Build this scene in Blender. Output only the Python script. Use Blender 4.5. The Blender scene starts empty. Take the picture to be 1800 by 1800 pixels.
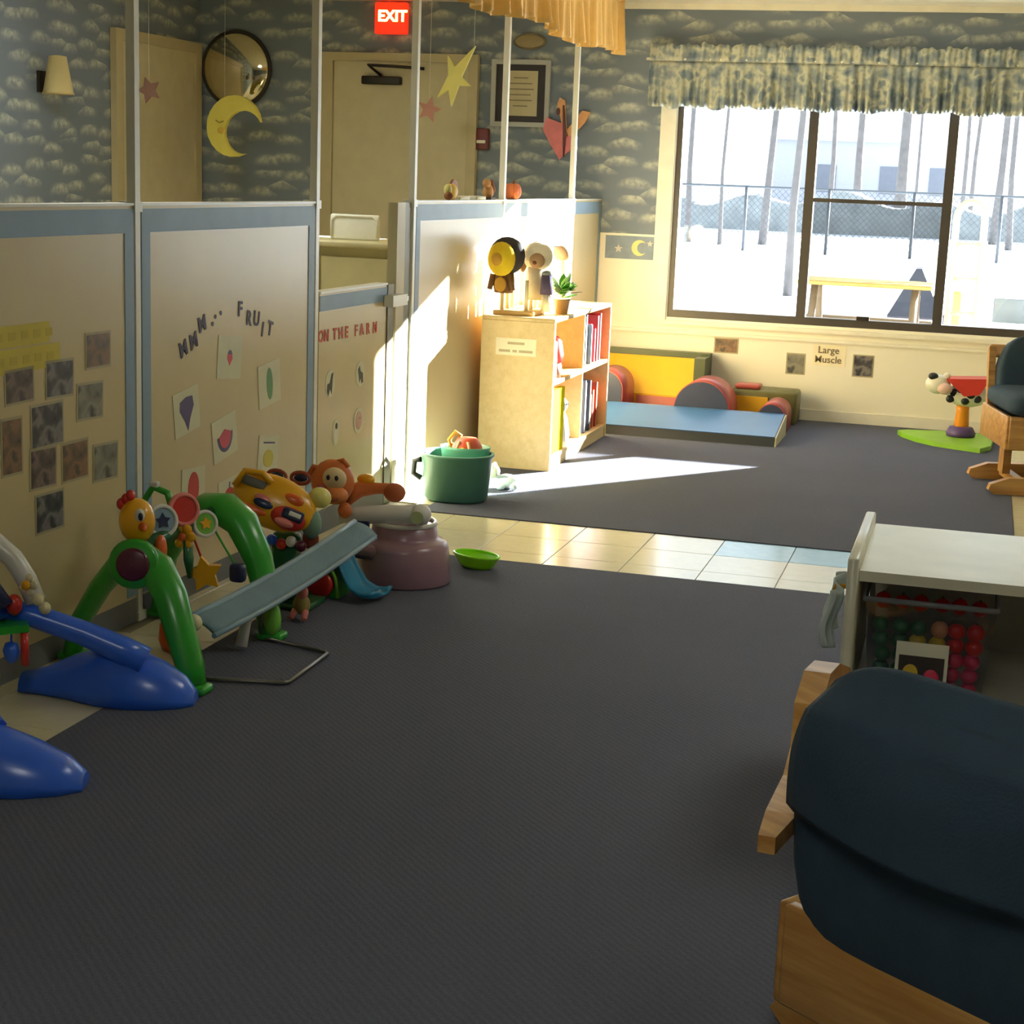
import bpy, bmesh, math, random
from mathutils import Vector, Matrix, Euler
rnd = random.Random(7)
sc = bpy.context.scene
COL = sc.collection
PI = math.pi

# ------------------------------------------------------------------ camera
cam_d = bpy.data.cameras.new('camera')
cam_d.sensor_width = 36.0
cam_d.lens = 58.0
cam_d.clip_start = 0.05
cam_d.clip_end = 400
cam = bpy.data.objects.new('camera', cam_d)
COL.objects.link(cam)
_r = Vector((0.96111562, 0.27355324, 0.03775439))
_u = Vector((-0.09036553, 0.18236883, 0.97906878))
_f = Vector((-0.26094221, 0.94440999, -0.19999731))
m = Matrix.Identity(4)
for i in range(3):
    m[i][0], m[i][1], m[i][2] = _r[i], _u[i], -_f[i]
m.translation = Vector((0, 0, 1.5))
cam.matrix_world = m
sc.camera = cam

# ------------------------------------------------------------------ world, sun, exposure
sc.view_settings.view_transform = 'Standard'
sc.view_settings.look = 'None'
sc.view_settings.gamma = 1.0
sc.view_settings.use_curve_mapping = False
sc.view_settings.exposure = EXPOSURE = 0.6
SKY = 2.4
SUN = 82.0
FILL = 7.0  # strength of the fill panels added overhead, out of view
w = bpy.data.worlds.new('winter_sky')
sc.world = w
w.use_nodes = True
nt = w.node_tree
nt.nodes['Background'].inputs[0].default_value = (0.78, 0.89, 1.0, 1)
nt.nodes['Background'].inputs[1].default_value = SKY
sd = bpy.data.lights.new('sun', 'SUN')
sd.energy = SUN
sd.color = (1.0, 1.0, 0.98)
sd.angle = math.radians(0.6)
sun = bpy.data.objects.new('sun', sd)
COL.objects.link(sun)
SUNDIR = Vector((-0.606, -0.796, -0.262)).normalized()
sun.rotation_euler = SUNDIR.to_track_quat('-Z', 'Y').to_euler()
sun.location = (6, 18, 6)
sc.cycles.max_bounces = 10
sc.cycles.diffuse_bounces = 6
sc.cycles.transparent_max_bounces = 12
sc.cycles.sample_clamp_indirect = 8.0
sc.cycles.use_denoising = True

# ------------------------------------------------------------------ materials
def lin(c):
    return tuple((x / 255 / 12.92) if x <= 10.3 else ((x / 255 + 0.055) / 1.055) ** 2.4 for x in c[:3]) + (1,)
MATS = {}
def mat(name, rgb=(200, 200, 200), rough=0.55, var=0.06, scale=9.0, metal=0.0, bump=0.0, coat=0.0, emit=0.0):
    """plain painted / plastic / cloth surface with a little noise in colour and relief"""
    if name in MATS:
        return MATS[name]
    mt = bpy.data.materials.new(name)
    mt.use_nodes = True
    n = mt.node_tree.nodes; l = mt.node_tree.links
    p = n['Principled BSDF']
    p.inputs['Roughness'].default_value = rough
    p.inputs['Metallic'].default_value = metal
    if coat:
        p.inputs['Coat Weight'].default_value = coat
        p.inputs['Coat Roughness'].default_value = 0.15
    tc = n.new('ShaderNodeTexCoord')
    no = n.new('ShaderNodeTexNoise')
    no.inputs['Scale'].default_value = scale
    no.inputs['Detail'].default_value = 3
    l.new(tc.outputs['Object'], no.inputs['Vector'])
    mx = n.new('ShaderNodeMix'); mx.data_type = 'RGBA'
    c = lin(rgb)
    mx.inputs[6].default_value = tuple(max(0, x * (1 - var * 2)) for x in c[:3]) + (1,)
    mx.inputs[7].default_value = tuple(min(1, x * (1 + var * 2)) for x in c[:3]) + (1,)
    l.new(no.outputs['Fac'], mx.inputs[0])
    l.new(mx.outputs[2], p.inputs['Base Color'])
    if bump:
        bp = n.new('ShaderNodeBump')
        bp.inputs['Strength'].default_value = bump
        bp.inputs['Distance'].default_value = 0.004
        n2 = n.new('ShaderNodeTexNoise')
        n2.inputs['Scale'].default_value = scale * 14
        l.new(tc.outputs['Object'], n2.inputs['Vector'])
        l.new(n2.outputs['Fac'], bp.inputs['Height'])
        l.new(bp.outputs[0], p.inputs['Normal'])
    if emit:
        p.inputs['Emission Color'].default_value = c
        p.inputs['Emission Strength'].default_value = emit
    MATS[name] = mt
    return mt

class NT:
    """short-hand for writing node trees"""
    def __init__(s, name):
        s.m = bpy.data.materials.new(name); s.m.use_nodes = True
        s.n = s.m.node_tree.nodes; s.l = s.m.node_tree.links
        s.p = s.n['Principled BSDF']
        MATS[name] = s.m
    def node(s, t, **kw):
        x = s.n.new(t)
        for k, v in kw.items():
            setattr(x, k, v)
        return x
    def link(s, a, b):
        s.l.new(a, b)
    def math(s, op, a, b=None, c=None):
        x = s.n.new('ShaderNodeMath'); x.operation = op
        for i, v in enumerate((a, b, c)):
            if v is None: continue
            if isinstance(v, (int, float)): x.inputs[i].default_value = v
            else: s.l.new(v, x.inputs[i])
        return x.outputs[0]
    def step(s, v, a, b):
        x = s.n.new('ShaderNodeMapRange'); x.interpolation_type = 'SMOOTHSTEP'
        s.l.new(v, x.inputs[0]); x.inputs[1].default_value = a; x.inputs[2].default_value = b
        return x.outputs[0]
    def mix(s, f, a, b):
        x = s.n.new('ShaderNodeMix'); x.data_type = 'RGBA'
        for i, v in ((0, f), (6, a), (7, b)):
            if isinstance(v, (int, float)): x.inputs[i].default_value = v
            elif isinstance(v, tuple): x.inputs[i].default_value = v
            else: s.l.new(v, x.inputs[i])
        return x.outputs[2]
    def noise(s, vec, scale, detail=3, rough=0.5):
        x = s.n.new('ShaderNodeTexNoise')
        x.inputs['Scale'].default_value = scale; x.inputs['Detail'].default_value = detail
        x.inputs['Roughness'].default_value = rough
        if vec is not None: s.l.new(vec, x.inputs['Vector'])
        return x.outputs['Fac']
    def pos(s):
        return s.n.new('ShaderNodeNewGeometry').outputs['Position']
    def obj(s):
        return s.n.new('ShaderNodeTexCoord').outputs['Object']
    def sep(s, v):
        x = s.n.new('ShaderNodeSeparateXYZ'); s.l.new(v, x.inputs[0]); return x.outputs
    def comb(s, x, y, z=0.0):
        c = s.n.new('ShaderNodeCombineXYZ')
        for i, v in enumerate((x, y, z)):
            if isinstance(v, (int, float)): c.inputs[i].default_value = v
            else: s.l.new(v, c.inputs[i])
        return c.outputs[0]
    def bump(s, h, strength=0.3, dist=0.004):
        b = s.n.new('ShaderNodeBump'); b.inputs['Strength'].default_value = strength
        b.inputs['Distance'].default_value = dist
        s.l.new(h, b.inputs['Height']); s.l.new(b.outputs[0], s.p.inputs['Normal'])

def make_wallpaper():
    """blue grey paper printed with rows of cream clouds above a cream painted dado"""
    t = NT('wallpaper')
    x, y, z = t.sep(t.pos())
    u = t.math('ADD', x, y)
    nz = t.node('ShaderNodeTexNoise'); nz.inputs['Scale'].default_value = 5
    t.link(t.pos(), nz.inputs['Vector'])
    du = t.math('MULTIPLY', t.math('SUBTRACT', nz.outputs['Fac'], 0.5), 0.25)
    vor = t.node('ShaderNodeTexVoronoi'); vor.voronoi_dimensions = '2D'
    vor.inputs['Scale'].default_value = 1.0; vor.inputs['Randomness'].default_value = 0.75
    vec = t.comb(t.math('ADD', t.math('MULTIPLY', u, 4.6), du), t.math('ADD', t.math('MULTIPLY', z, 8.6), du))
    t.link(vec, vor.inputs['Vector'])
    px, py, pz = t.sep(vor.outputs['Position'])
    vx, vy, vz = t.sep(vec)
    dy = t.math('SUBTRACT', vy, py)
    top = t.step(dy, -0.18, 0.42)
    rim = t.math('SUBTRACT', 1.0, t.step(vor.outputs['Distance'], 0.30, 0.66))
    f = t.math('MULTIPLY', top, rim)
    grain = t.noise(t.pos(), 28, 4, 0.6)
    f = t.math('MULTIPLY', f, t.step(grain, 0.2, 0.75))
    blue = t.mix(t.noise(t.pos(), 3), lin((106, 117, 130)), lin((126, 136, 146)))
    paper = t.mix(f, blue, lin((206, 207, 190)))
    cream = t.mix(t.noise(t.pos(), 2), lin((236, 230, 210)), lin((242, 237, 219)))
    above = t.math('GREATER_THAN', z, 1.15)
    t.link(t.mix(above, cream, paper), t.p.inputs['Base Color'])
    t.p.inputs['Roughness'].default_value = 0.6
    return t.m

def make_carpet():
    t = NT('carpet')
    p = t.pos()
    x, y, z = t.sep(p)
    wv = t.node('ShaderNodeTexWave'); wv.inputs['Scale'].default_value = 26
    wv.inputs['Distortion'].default_value = 1.5; wv.inputs['Detail'].default_value = 1
    wv.bands_direction = 'DIAGONAL'
    t.link(p, wv.inputs['Vector'])
    n1 = t.noise(p, 190, 2)
    n2 = t.noise(p, 1.6, 3)
    f = t.math('ADD', t.math('MULTIPLY', wv.outputs['Fac'], 0.2), t.math('MULTIPLY', n1, 0.8))
    c = t.mix(f, lin((68, 70, 84)), lin((116, 119, 134)))
    c2 = t.mix(n2, lin((80, 83, 98)), lin((101, 102, 115)))
    t.link(t.mix(0.45, c, c2), t.p.inputs['Base Color'])
    t.p.inputs['Roughness'].default_value = 0.95
    t.p.inputs['Specular IOR Level'].default_value = 0.1
    t.bump(f, 0.6, 0.004)
    return t.m

def make_wood(name, c0, c1, rough=0.4, sc_=1.0, axis='X'):
    t = NT(name)
    o = t.obj()
    x, y, z = t.sep(o)
    k = {'X': (1.2, 14, 14), 'Y': (14, 1.2, 14), 'Z': (14, 14, 1.2)}[axis]
    v = t.comb(t.math('MULTIPLY', x, k[0] * sc_), t.math('MULTIPLY', y, k[1] * sc_), t.math('MULTIPLY', z, k[2] * sc_))
    n1 = t.noise(v, 2.2, 5, 0.6)
    n2 = t.noise(o, 2.0, 2)
    f = t.math('ADD', t.math('MULTIPLY', n1, 0.75), t.math('MULTIPLY', n2, 0.25))
    t.link(t.mix(t.step(f, 0.32, 0.68), lin(c0), lin(c1)), t.p.inputs['Base Color'])
    t.p.inputs['Roughness'].default_value = rough
    return t.m

def make_tile(name, a, b):
    t = NT(name)
    o = t.pos()
    n1 = t.noise(o, 22, 5, 0.65)
    t.link(t.mix(n1, lin(a), lin(b)), t.p.inputs['Base Color'])
    t.p.inputs['Roughness'].default_value = 0.18
    return t.m

def make_print(name, cols, scale=14):
    """blotchy print for snapshots and fabric"""
    t = NT(name)
    o = t.obj()
    v = t.node('ShaderNodeTexVoronoi'); v.inputs['Scale'].default_value = scale
    v.feature = 'SMOOTH_F1'
    t.link(o, v.inputs['Vector'])
    r = t.node('ShaderNodeValToRGB')
    t.link(t.noise(o, scale * 1.2, 2), r.inputs[0])
    r.color_ramp.interpolation = 'EASE'
    els = r.color_ramp.elements
    els[0].position = 0.32; els[0].color = lin(cols[0])
    els[1].position = 0.68; els[1].color = lin(cols[-1])
    for i, c in enumerate(cols[1:-1]):
        e = els.new(0.32 + 0.36 * (i + 1) / (len(cols) - 1)); e.color = lin(c)
    t.link(t.mix(0.08, r.outputs[0], t.mix(v.outputs['Distance'], lin(cols[0]), lin(cols[-1]))), t.p.inputs['Base Color'])
    t.p.inputs['Roughness'].default_value = 0.35
    return t.m

def make_pane(name, tint, amount, dark=None):
    """see-through pane: straight transmission with a thin film of reflection"""
    t = NT(name)
    tr = t.node('ShaderNodeBsdfTransparent'); tr.inputs[0].default_value = tint
    gl = t.node('ShaderNodeBsdfGlossy'); gl.inputs['Roughness'].default_value = 0.03
    if dark: gl = t.node('ShaderNodeBsdfDiffuse'); gl.inputs[0].default_value = lin(dark)
    mx = t.node('ShaderNodeMixShader'); mx.inputs[0].default_value = amount
    t.link(tr.outputs[0], mx.inputs[1]); t.link(gl.outputs[0], mx.inputs[2])
    out = [x for x in t.n if x.type == 'OUTPUT_MATERIAL'][0]
    t.link(mx.outputs[0], out.inputs[0])
    t.n.remove(t.p)
    return t.m

make_wallpaper(); make_carpet()
make_wood('wood_maple', (196, 140, 70), (226, 178, 104), 0.42, 1.0, 'X')
make_wood('wood_maple_z', (190, 136, 70), (224, 176, 104), 0.42, 1.0, 'Z')
make_wood('wood_glider', (168, 116, 56), (208, 160, 92), 0.35, 1.0, 'X')
make_wood('wood_shelf', (214, 184, 124), (226, 198, 140), 0.45, 1.0, 'Y')
make_tile('tile_cream', (205, 196, 160), (224, 216, 184))
make_tile('tile_blue', (120, 165, 190), (150, 190, 208))
make_print('curtain_print', [(96, 112, 126), (138, 148, 150), (190, 190, 168), (116, 130, 140)], 9)
make_pane('glass', (0.96, 0.98, 0.98, 1), 0.04)
make_pane('insect_screen', (1, 1, 1, 1), 0.55, (60, 62, 66))
make_pane('clear_plastic', (0.84, 0.85, 0.87, 1), 0.14)
GREYTAPE = mat('blue_tape', (128, 152, 172), 0.5)
mat('panel_board', (204, 186, 140), 0.35, 0.05, 3.0)
mat('white_enamel', (224, 222, 208), 0.35)
mat('ceiling_paint', (226, 220, 200), 0.8)
mat('cream_trim', (236, 231, 214), 0.45)
mat('door_paint', (202, 190, 154), 0.45)
mat('bronze_frame', (74, 68, 62), 0.4)
mat('dark_metal', (52, 46, 38), 0.4, metal=0.3)
mat('chrome', (190, 190, 190), 0.2, metal=1.0)
mat('paper_white', (228, 226, 208), 0.6)
mat('ink', (46, 44, 48), 0.6)
mat('navy_cloth', (44, 64, 80), 0.85, 0.12, 20, bump=0.3)
mat('navy_vinyl', (52, 64, 92), 0.35)
mat('snow', (214, 220, 230), 0.7, 0.03, 1.5, bump=0.2)
mat('bark', (84, 80, 78), 0.9, 0.2, 4)

# ------------------------------------------------------------------ mesh tools
class B:
    """collects shapes for one mesh object"""
    def __init__(s):
        s.v = []; s.f = []; s.s = []
    def add(s, vs, fs, smooth=False, M=None):
        k = len(s.v)
        for p in vs:
            p = Vector(p)
            s.v.append(M @ p if M is not None else p)
        for f in fs:
            s.f.append([k + i for i in f]); s.s.append(smooth)
        return s
    def box(s, x0, x1, y0, y1, z0, z1, M=None):
        vs = [(x, y, z) for z in (z0, z1) for y in (y0, y1) for x in (x0, x1)]
        return s.add(vs, [(0, 2, 3, 1), (4, 5, 7, 6), (0, 1, 5, 4), (2, 6, 7, 3), (0, 4, 6, 2), (1, 3, 7, 5)], False, M)
    def rbox(s, c, size, r, seg=3, M=None, taper=None):
        bm = bmesh.new()
        bmesh.ops.create_cube(bm, size=1)
        for v in bm.verts:
            k = 1.0
            if taper and v.co.z < 0: k = taper
            v.co = Vector((v.co.x * size[0] * k, v.co.y * size[1] * k, v.co.z * size[2]))
        bmesh.ops.bevel(bm, geom=bm.edges[:] + bm.verts[:], offset=r, segments=seg, profile=0.5, affect='EDGES')
        bm.verts.ensure_lookup_table()
        for i, v in enumerate(bm.verts): v.index = i
        vs = [v.co + Vector(c) for v in bm.verts]
        fs = [[v.index for v in f.verts] for f in bm.faces]
        bm.free()
        return s.add(vs, fs, True, M)
    def frustum(s, p0, p1, r0, r1=None, n=16, M=None, caps=True):
        return s.tube([p0, p1], [r0, r0 if r1 is None else r1], n, M=M, caps=caps)
    def tube(s, pts, r, n=10, M=None, caps=True, closed=False, flat=1.0, up=None):
        pts = [Vector(p) for p in pts]
        N = len(pts)
        rs = r if isinstance(r, (list, tuple)) else [r] * N
        vs = []; prev = None
        for i, p in enumerate(pts):
            if closed: t = (pts[(i + 1) % N] - pts[i - 1])
            else: t = pts[min(i + 1, N - 1)] - pts[max(i - 1, 0)]
            t.normalize()
            if prev is None:
                a = Vector(up) if up else (Vector((0, 0, 1)) if abs(t.z) < 0.9 else Vector((1, 0, 0)))
            else: a = prev
            a = (a - t * a.dot(t)).normalized()
            prev = a
            b = t.cross(a)
            for j in range(n):
                an = 2 * PI * j / n
                vs.append(p + a * math.cos(an) * rs[i] * flat + b * math.sin(an) * rs[i])
        fs = []
        for i in range(N if closed else N - 1):
            i2 = (i + 1) % N
            for j in range(n):
                j2 = (j + 1) % n
                fs.append((i * n + j, i * n + j2, i2 * n + j2, i2 * n + j))
        s.add(vs, fs, True, M)
        if caps and not closed:
            k = len(s.v) - len(vs)
            s.f.append([k + j for j in range(n)][::-1]); s.s.append(False)
            s.f.append([k + (N - 1) * n + j for j in range(n)]); s.s.append(False)
        return s
    def ell(s, c, r, n=18, m=10, M=None):
        if isinstance(r, (int, float)): r = (r, r, r)
        vs = [(c[0], c[1], c[2] - r[2])]
        for i in range(1, m):
            ph = -PI / 2 + PI * i / m
            for j in range(n):
                an = 2 * PI * j / n
                vs.append((c[0] + r[0] * math.cos(ph) * math.cos(an), c[1] + r[1] * math.cos(ph) * math.sin(an), c[2] + r[2] * math.sin(ph)))
        vs.append((c[0], c[1], c[2] + r[2]))
        fs = [(0, 1 + (j + 1) % n, 1 + j) for j in range(n)]
        for i in range(m - 2):
            for j in range(n):
                a = 1 + i * n + j; b = 1 + i * n + (j + 1) % n
                fs.append((a, b, b + n, a + n))
        L = len(vs) - 1
        fs += [(L, 1 + (m - 2) * n + j, 1 + (m - 2) * n + (j + 1) % n) for j in range(n)]
        return s.add(vs, fs, True, M)
    def lathe(s, prof, n=28, c=(0, 0, 0), M=None, smooth=True, sx=1.0, sy=1.0):
        vs = []; fs = []
        for r, z in prof:
            for j in range(n):
                an = 2 * PI * j / n
                vs.append((c[0] + r * sx * math.cos(an), c[1] + r * sy * math.sin(an), c[2] + z))
        for i in range(len(prof) - 1):
            for j in range(n):
                j2 = (j + 1) % n
                fs.append((i * n + j, i * n + j2, (i + 1) * n + j2, (i + 1) * n + j))
        return s.add(vs, fs, smooth, M)
    def prism(s, poly, t0, t1, axis='y', M=None, smooth=False):
        """outline (a, b) pushed along an axis: y -> (a, t, b); x -> (t, a, b); z -> (a, b, t)"""
        def P(a, b, t):
            return {'y': (a, t, b), 'x': (t, a, b), 'z': (a, b, t)}[axis]
        n = len(poly)
        vs = [P(a, b, t0) for a, b in poly] + [P(a, b, t1) for a, b in poly]
        s.add(vs, [list(range(n))[::-1], [n + i for i in range(n)]], False, M)
        k = len(s.v) - 2 * n
        for i in range(n):
            j = (i + 1) % n
            s.f.append([k + i, k + j, k + n + j, k + n + i]); s.s.append(smooth)
        return s
    def grid(s, fn, nu, nv, M=None, closed=False):
        vs = [fn(i / (nu if closed else nu - 1), j / (nv - 1)) for j in range(nv) for i in range(nu)]
        fs = []
        for j in range(nv - 1):
            for i in range(nu if closed else nu - 1):
                i2 = (i + 1) % nu
                fs.append((j * nu + i, j * nu + i2, (j + 1) * nu + i2, (j + 1) * nu + i))
        return s.add(vs, fs, True, M)
    def build(s, name, material, parent=None, solid=0.0, fix=True):
        me = bpy.data.meshes.new(name)
        me.from_pydata([tuple(v) for v in s.v], [], s.f)
        me.polygons.foreach_set('use_smooth', s.s)
        if fix:
            bm = bmesh.new(); bm.from_mesh(me)
            bmesh.ops.recalc_face_normals(bm, faces=bm.faces[:])
            bm.to_mesh(me); bm.free()
        me.update()
        me.materials.append(MATS[material] if isinstance(material, str) else material)
        o = bpy.data.objects.new(name, me)
        COL.objects.link(o)
        if parent: o.parent = parent
        if solid:
            md = o.modifiers.new('thickness', 'SOLIDIFY'); md.thickness = solid; md.offset = 0
        return o

def tag(o, label, cat, group=None, kind=None):
    o['label'] = label; o['category'] = cat
    if group: o['group'] = group
    if kind: o['kind'] = kind
    return o
def struct(o, label=None):
    o['kind'] = 'structure'
    if label: o['label'] = label
    return o
def thing(name, label, cat, loc=(0, 0, 0), rot=(0, 0, 0), group=None):
    o = bpy.data.objects.new(name, None)
    o.empty_display_size = 0.1
    o.location = loc; o.rotation_euler = rot
    COL.objects.link(o)
    return tag(o, label, cat, group)
def copy_tree(o, parent=None):
    c = o.copy(); COL.objects.link(c)
    if parent: c.parent = parent
    for ch in list(o.children):
        copy_tree(ch, c)
    return c
def text(name, body, size, material, parent, M, extrude=0.0008, bold=0.0):
    """flat lettering; M places the text plane (x along the line, y up the letters)"""
    cu = bpy.data.curves.new(name, 'FONT')
    cu.body = body; cu.size = size; cu.extrude = extrude; cu.offset = bold
    cu.align_x = 'CENTER'; cu.align_y = 'CENTER'
    cu.resolution_u = 3
    to = bpy.data.objects.new(name, cu)
    me = bpy.data.meshes.new_from_object(to)
    bpy.data.objects.remove(to); bpy.data.curves.remove(cu)
    me.transform(M)
    me.materials.clear(); me.materials.append(MATS[material])
    o = bpy.data.objects.new(name, me); COL.objects.link(o)
    if parent: o.parent = parent
    return o
def frame_m(o, x, y):
    """matrix from an origin and the directions of local x and y"""
    x = Vector(x).normalized(); y = Vector(y).normalized(); z = x.cross(y)
    M = Matrix.Identity(4)
    for i in range(3):
        M[i][0], M[i][1], M[i][2], M[i][3] = x[i], y[i], z[i], o[i]
    return M
def rot(ax, deg):
    return Matrix.Rotation(math.radians(deg), 4, ax)
def tr(x, y, z):
    return Matrix.Translation((x, y, z))

# ================================================================== the setting
BY = 10.83            # inner face of the window wall
LX = -5.38            # inner face of the left wall
RX = 3.0              # right wall (out of view)
FY = -1.6             # wall behind the camera
CH = 2.61             # ceiling height
WX0, WX1, WZ0, WZ1 = -1.99, 0.56, 0.62, 2.06     # window opening

# floor: slab, carpets and vinyl tiles
fl = struct(B().box(LX - .15, RX + .15, FY - .15, BY + .2, -0.12, -0.006).build('floor', mat('subfloor', (150, 142, 120), 0.8)))
cn = struct(B().box(-2.245, 0.24, FY, 6.13, -0.006, 0.004).build('floor_carpet_near', 'carpet'), 'dark grey carpet in the foreground')
cf = struct(B().box(-2.34, 0.24, 6.915, BY, -0.006, 0.004).build('floor_carpet_far', 'carpet'), 'dark grey carpet by the window')
def tile_mesh():
    a = 0.151; c = 0.1495
    return B().add([(-a, -a, -.003), (a, -a, -.003), (a, a, -.003), (-a, a, -.003), (-a, -a, .0018), (a, -a, .0018), (a, a, .0018), (-a, a, .0018), (-c, -c, .003), (c, -c, .003), (c, c, .003), (-c, c, .003)],
                   [(0, 3, 2, 1), (0, 1, 5, 4), (1, 2, 6, 5), (2, 3, 7, 6), (3, 0, 4, 7), (4, 5, 9, 8), (5, 6, 10, 9), (6, 7, 11, 10), (7, 4, 8, 11), (8, 9, 10, 11)])
t0 = tile_mesh().build('tile', 'tile_cream', fl)
t0.location = (-2.40, 4.795, -0.003)
tb = tile_mesh().build('tile', 'tile_blue', fl)
tb.location = (-0.50, 6.76, -0.003)
def put_tile(src, x, y, sx=1, sy=1):
    o = src.copy(); COL.objects.link(o); o.parent = fl
    o.location = (x, y, -0.003); o.scale = (sx, sy, 1)
used = {(-0.50, 6.76)}
for j, (yc, sy) in enumerate(((6.76, 1), (6.455, 1), (6.217, 0.56))):
    for i in range(-7, 10):
        x = round(-0.50 + i * 0.305, 3)
        if (x, yc) in used: continue
        blue = j == 0 and i in (-1,)
        put_tile(tb if blue else t0, x, yc, 1, sy)
for k in range(27):
    y = 2.05 + k * 0.305
    if 6.0 < y < 7.0 or abs(y - 4.795) < 0.1: continue
    put_tile(t0, -2.40, y)
    if y < 6.0: put_tile(t0, -2.63, y, 0.5, 1)
for i in range(9):
    for k in range(26):
        x = 0.395 + i * 0.305; y = 3.0 + k * 0.305
        if i < 2 and not 6.05 < y < 6.95: put_tile(t0, x, y)
struct(B().box(0.85, RX, FY, BY, -0.006, 0.0).build('floor_vinyl_side', 'tile_cream'), 'cream vinyl floor at the side')
struct(B().box(LX, -2.79, FY, BY, -0.006, 0.0).build('floor_vinyl_passage', 'tile_cream'), 'cream vinyl floor behind the partition')
struct(B().box(-2.245, 0.85, FY, 2.86, -0.02, -0.0062).build('floor_underlay', 'tile_cream'))

# window wall, pieced round the opening
b = B()
b.box(LX - .15, WX0, BY, BY + .14, 0, CH); b.box(WX1, RX + .15, BY, BY + .14, 0, CH)
b.box(WX0, WX1, BY, BY + .14, 0, WZ0); b.box(WX0, WX1, BY, BY + .14, WZ1, CH)
wb = struct(b.build('wall_back', 'wallpaper'), 'window wall with cloud wallpaper above cream paint')
struct(B().box(LX - .15, LX, FY, BY, 0, CH).build('wall_left', 'wallpaper'), 'left wall with blue cloud wallpaper')
struct(B().box(RX, RX + .15, FY, BY, 0, CH).build('wall_right', 'wallpaper'))
struct(B().box(LX, RX, FY - .15, FY, 0, CH).build('wall_front', 'wallpaper'))
struct(B().box(LX - .15, RX + .15, FY - .15, BY + .14, CH, CH + .1).build('ceiling', 'ceiling_paint'))
struct(B().box(-2.4, RX, BY - .02, BY, CH - .035, CH).build('trim_1', 'cream_trim'))
struct(B().box(-2.43, RX, BY - .014, BY, 0.004, 0.075).build('baseboard_back', 'cream_trim'))
struct(B().box(-2.43, RX, BY - .02, BY, 0.515, 0.535).box(-2.0, RX, BY - .035, BY, 0.575, 0.60).build('trim_2', 'cream_trim'), 'cream ledge below the window')
b = B().box(WX0 - .10, WX0, BY - .018, BY, WZ0 - .02, WZ1 + .1).box(WX1, WX1 + .1, BY - .018, BY, WZ0 - .02, WZ1 + .1)
struct(b.build('trim_3', 'cream_trim'), 'cream window casing')
# wallpaper border with moons and stars under the cloud paper
bs = struct(B().box(-2.42, WX0 - .105, BY - .004, BY, 0.985, 1.135).build('trim_4', mat('border_blue', (132, 146, 162), 0.6, 0.15, 14)), 'blue wallpaper border with a yellow moon')
def moon_poly(R, inner=0.78, off=0.42, n=18):
    out = []
    a0 = 0.62
    for i in range(n + 1):
        a = a0 + (2 * PI - 2 * a0) * i / n
        out.append((R * math.cos(a), R * math.sin(a)))
    p = out[-1]
    for i in range(1, n):
        k = i / n
        a = -math.atan2(R * math.sin(a0), R * math.cos(a0) - off * R)
        a1 = (2 * PI + a) - 0
        aa = a1 + (2 * abs(a) - 2 * PI) * k
        rr = math.hypot(R * math.sin(a0), R * math.cos(a0) - off * R)
        out.append((off * R + rr * math.cos(aa), rr * math.sin(aa)))
    return out
def star_poly(R, r, n=5, a0=PI / 2, squash=1.0):
    return [((R if i % 2 == 0 else r) * math.cos(a0 + PI * i / n) * squash, (R if i % 2 == 0 else r) * math.sin(a0 + PI * i / n)) for i in range(2 * n)]
Mw = lambda x, z, y=BY: tr(x, y, z)
B().prism(moon_poly(0.052), -0.007, -0.004, 'y', Mw(-2.19, 1.06)).build('moon', mat('moon_print', (226, 214, 140), 0.6), bs)
B().prism(star_poly(0.03, 0.013), -0.007, -0.004, 'y', Mw(-2.33, 1.05)).build('star', mat('star_print', (206, 200, 190), 0.6), bs)
B().prism(star_poly(0.022, 0.01), -0.007, -0.004, 'y', Mw(-2.12, 1.09)).build('star', mat('star_print', (206, 200, 190), 0.6), bs)

# ------------------------------------------------------------------ window
win = bpy.data.objects.new('window_1', None); COL.objects.link(win); struct(win, 'wide window in three sections with a dark bronze frame')
y0, y1 = BY + .01, BY + .09
m1, m2 = -1.11, -0.25
B().box(WX0, WX1, y0, y1, WZ0, WZ0 + .05).build('window_sill_rail', 'bronze_frame', win)
B().box(WX0, WX1, y0, y1, WZ1 - .05, WZ1).build('window_head_rail', 'bronze_frame', win)
B().box(WX0, WX0 + .045, y0, y1, WZ0 + .05, WZ1 - .05).build('window_jamb', 'bronze_frame', win)
B().box(WX1 - .045, WX1, y0, y1, WZ0 + .05, WZ1 - .05).build('window_jamb', 'bronze_frame', win)
for mx in (m1, m2):
    B().box(mx - .03, mx + .03, y0, y1, WZ0 + .05, WZ1 - .05).build('mullion', 'bronze_frame', win)
B().box(m1 + .03, m2 - .03, y0 + .01, y0 + .05, 1.405, 1.43).build('meeting_rail', 'bronze_frame', win)
for a, c, z0_, z1_ in ((WX0 + .045, m1 - .03, WZ0 + .05, WZ1 - .05), (m1 + .03, m2 - .03, 1.43, WZ1 - .05), (m1 + .03, m2 - .03, WZ0 + .05, 1.405), (m2 + .03, WX1 - .045, WZ0 + .05, WZ1 - .05)):
    B().box(a, c, BY + .055, BY + .059, z0_, z1_).build('pane', 'glass', win)
B().add([(m1 + .03, BY + .07, WZ0 + .05), (m2 - .03, BY + .07, WZ0 + .05), (m2 - .03, BY + .07, 1.405), (m1 + .03, BY + .07, 1.405)], [(0, 1, 2, 3)]).build('insect_screen', 'insect_screen', win)
B().box(m1 + .36, m1 + .44, y0 - .02, y0 + .005, WZ0 + .05, WZ0 + .075).build('window_latch', 'dark_metal', win)
B().box(WX0, WX0 + .008, BY - .0, BY + .01, WZ0, WZ1).build('window_reveal', 'cream_trim', win)

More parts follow.
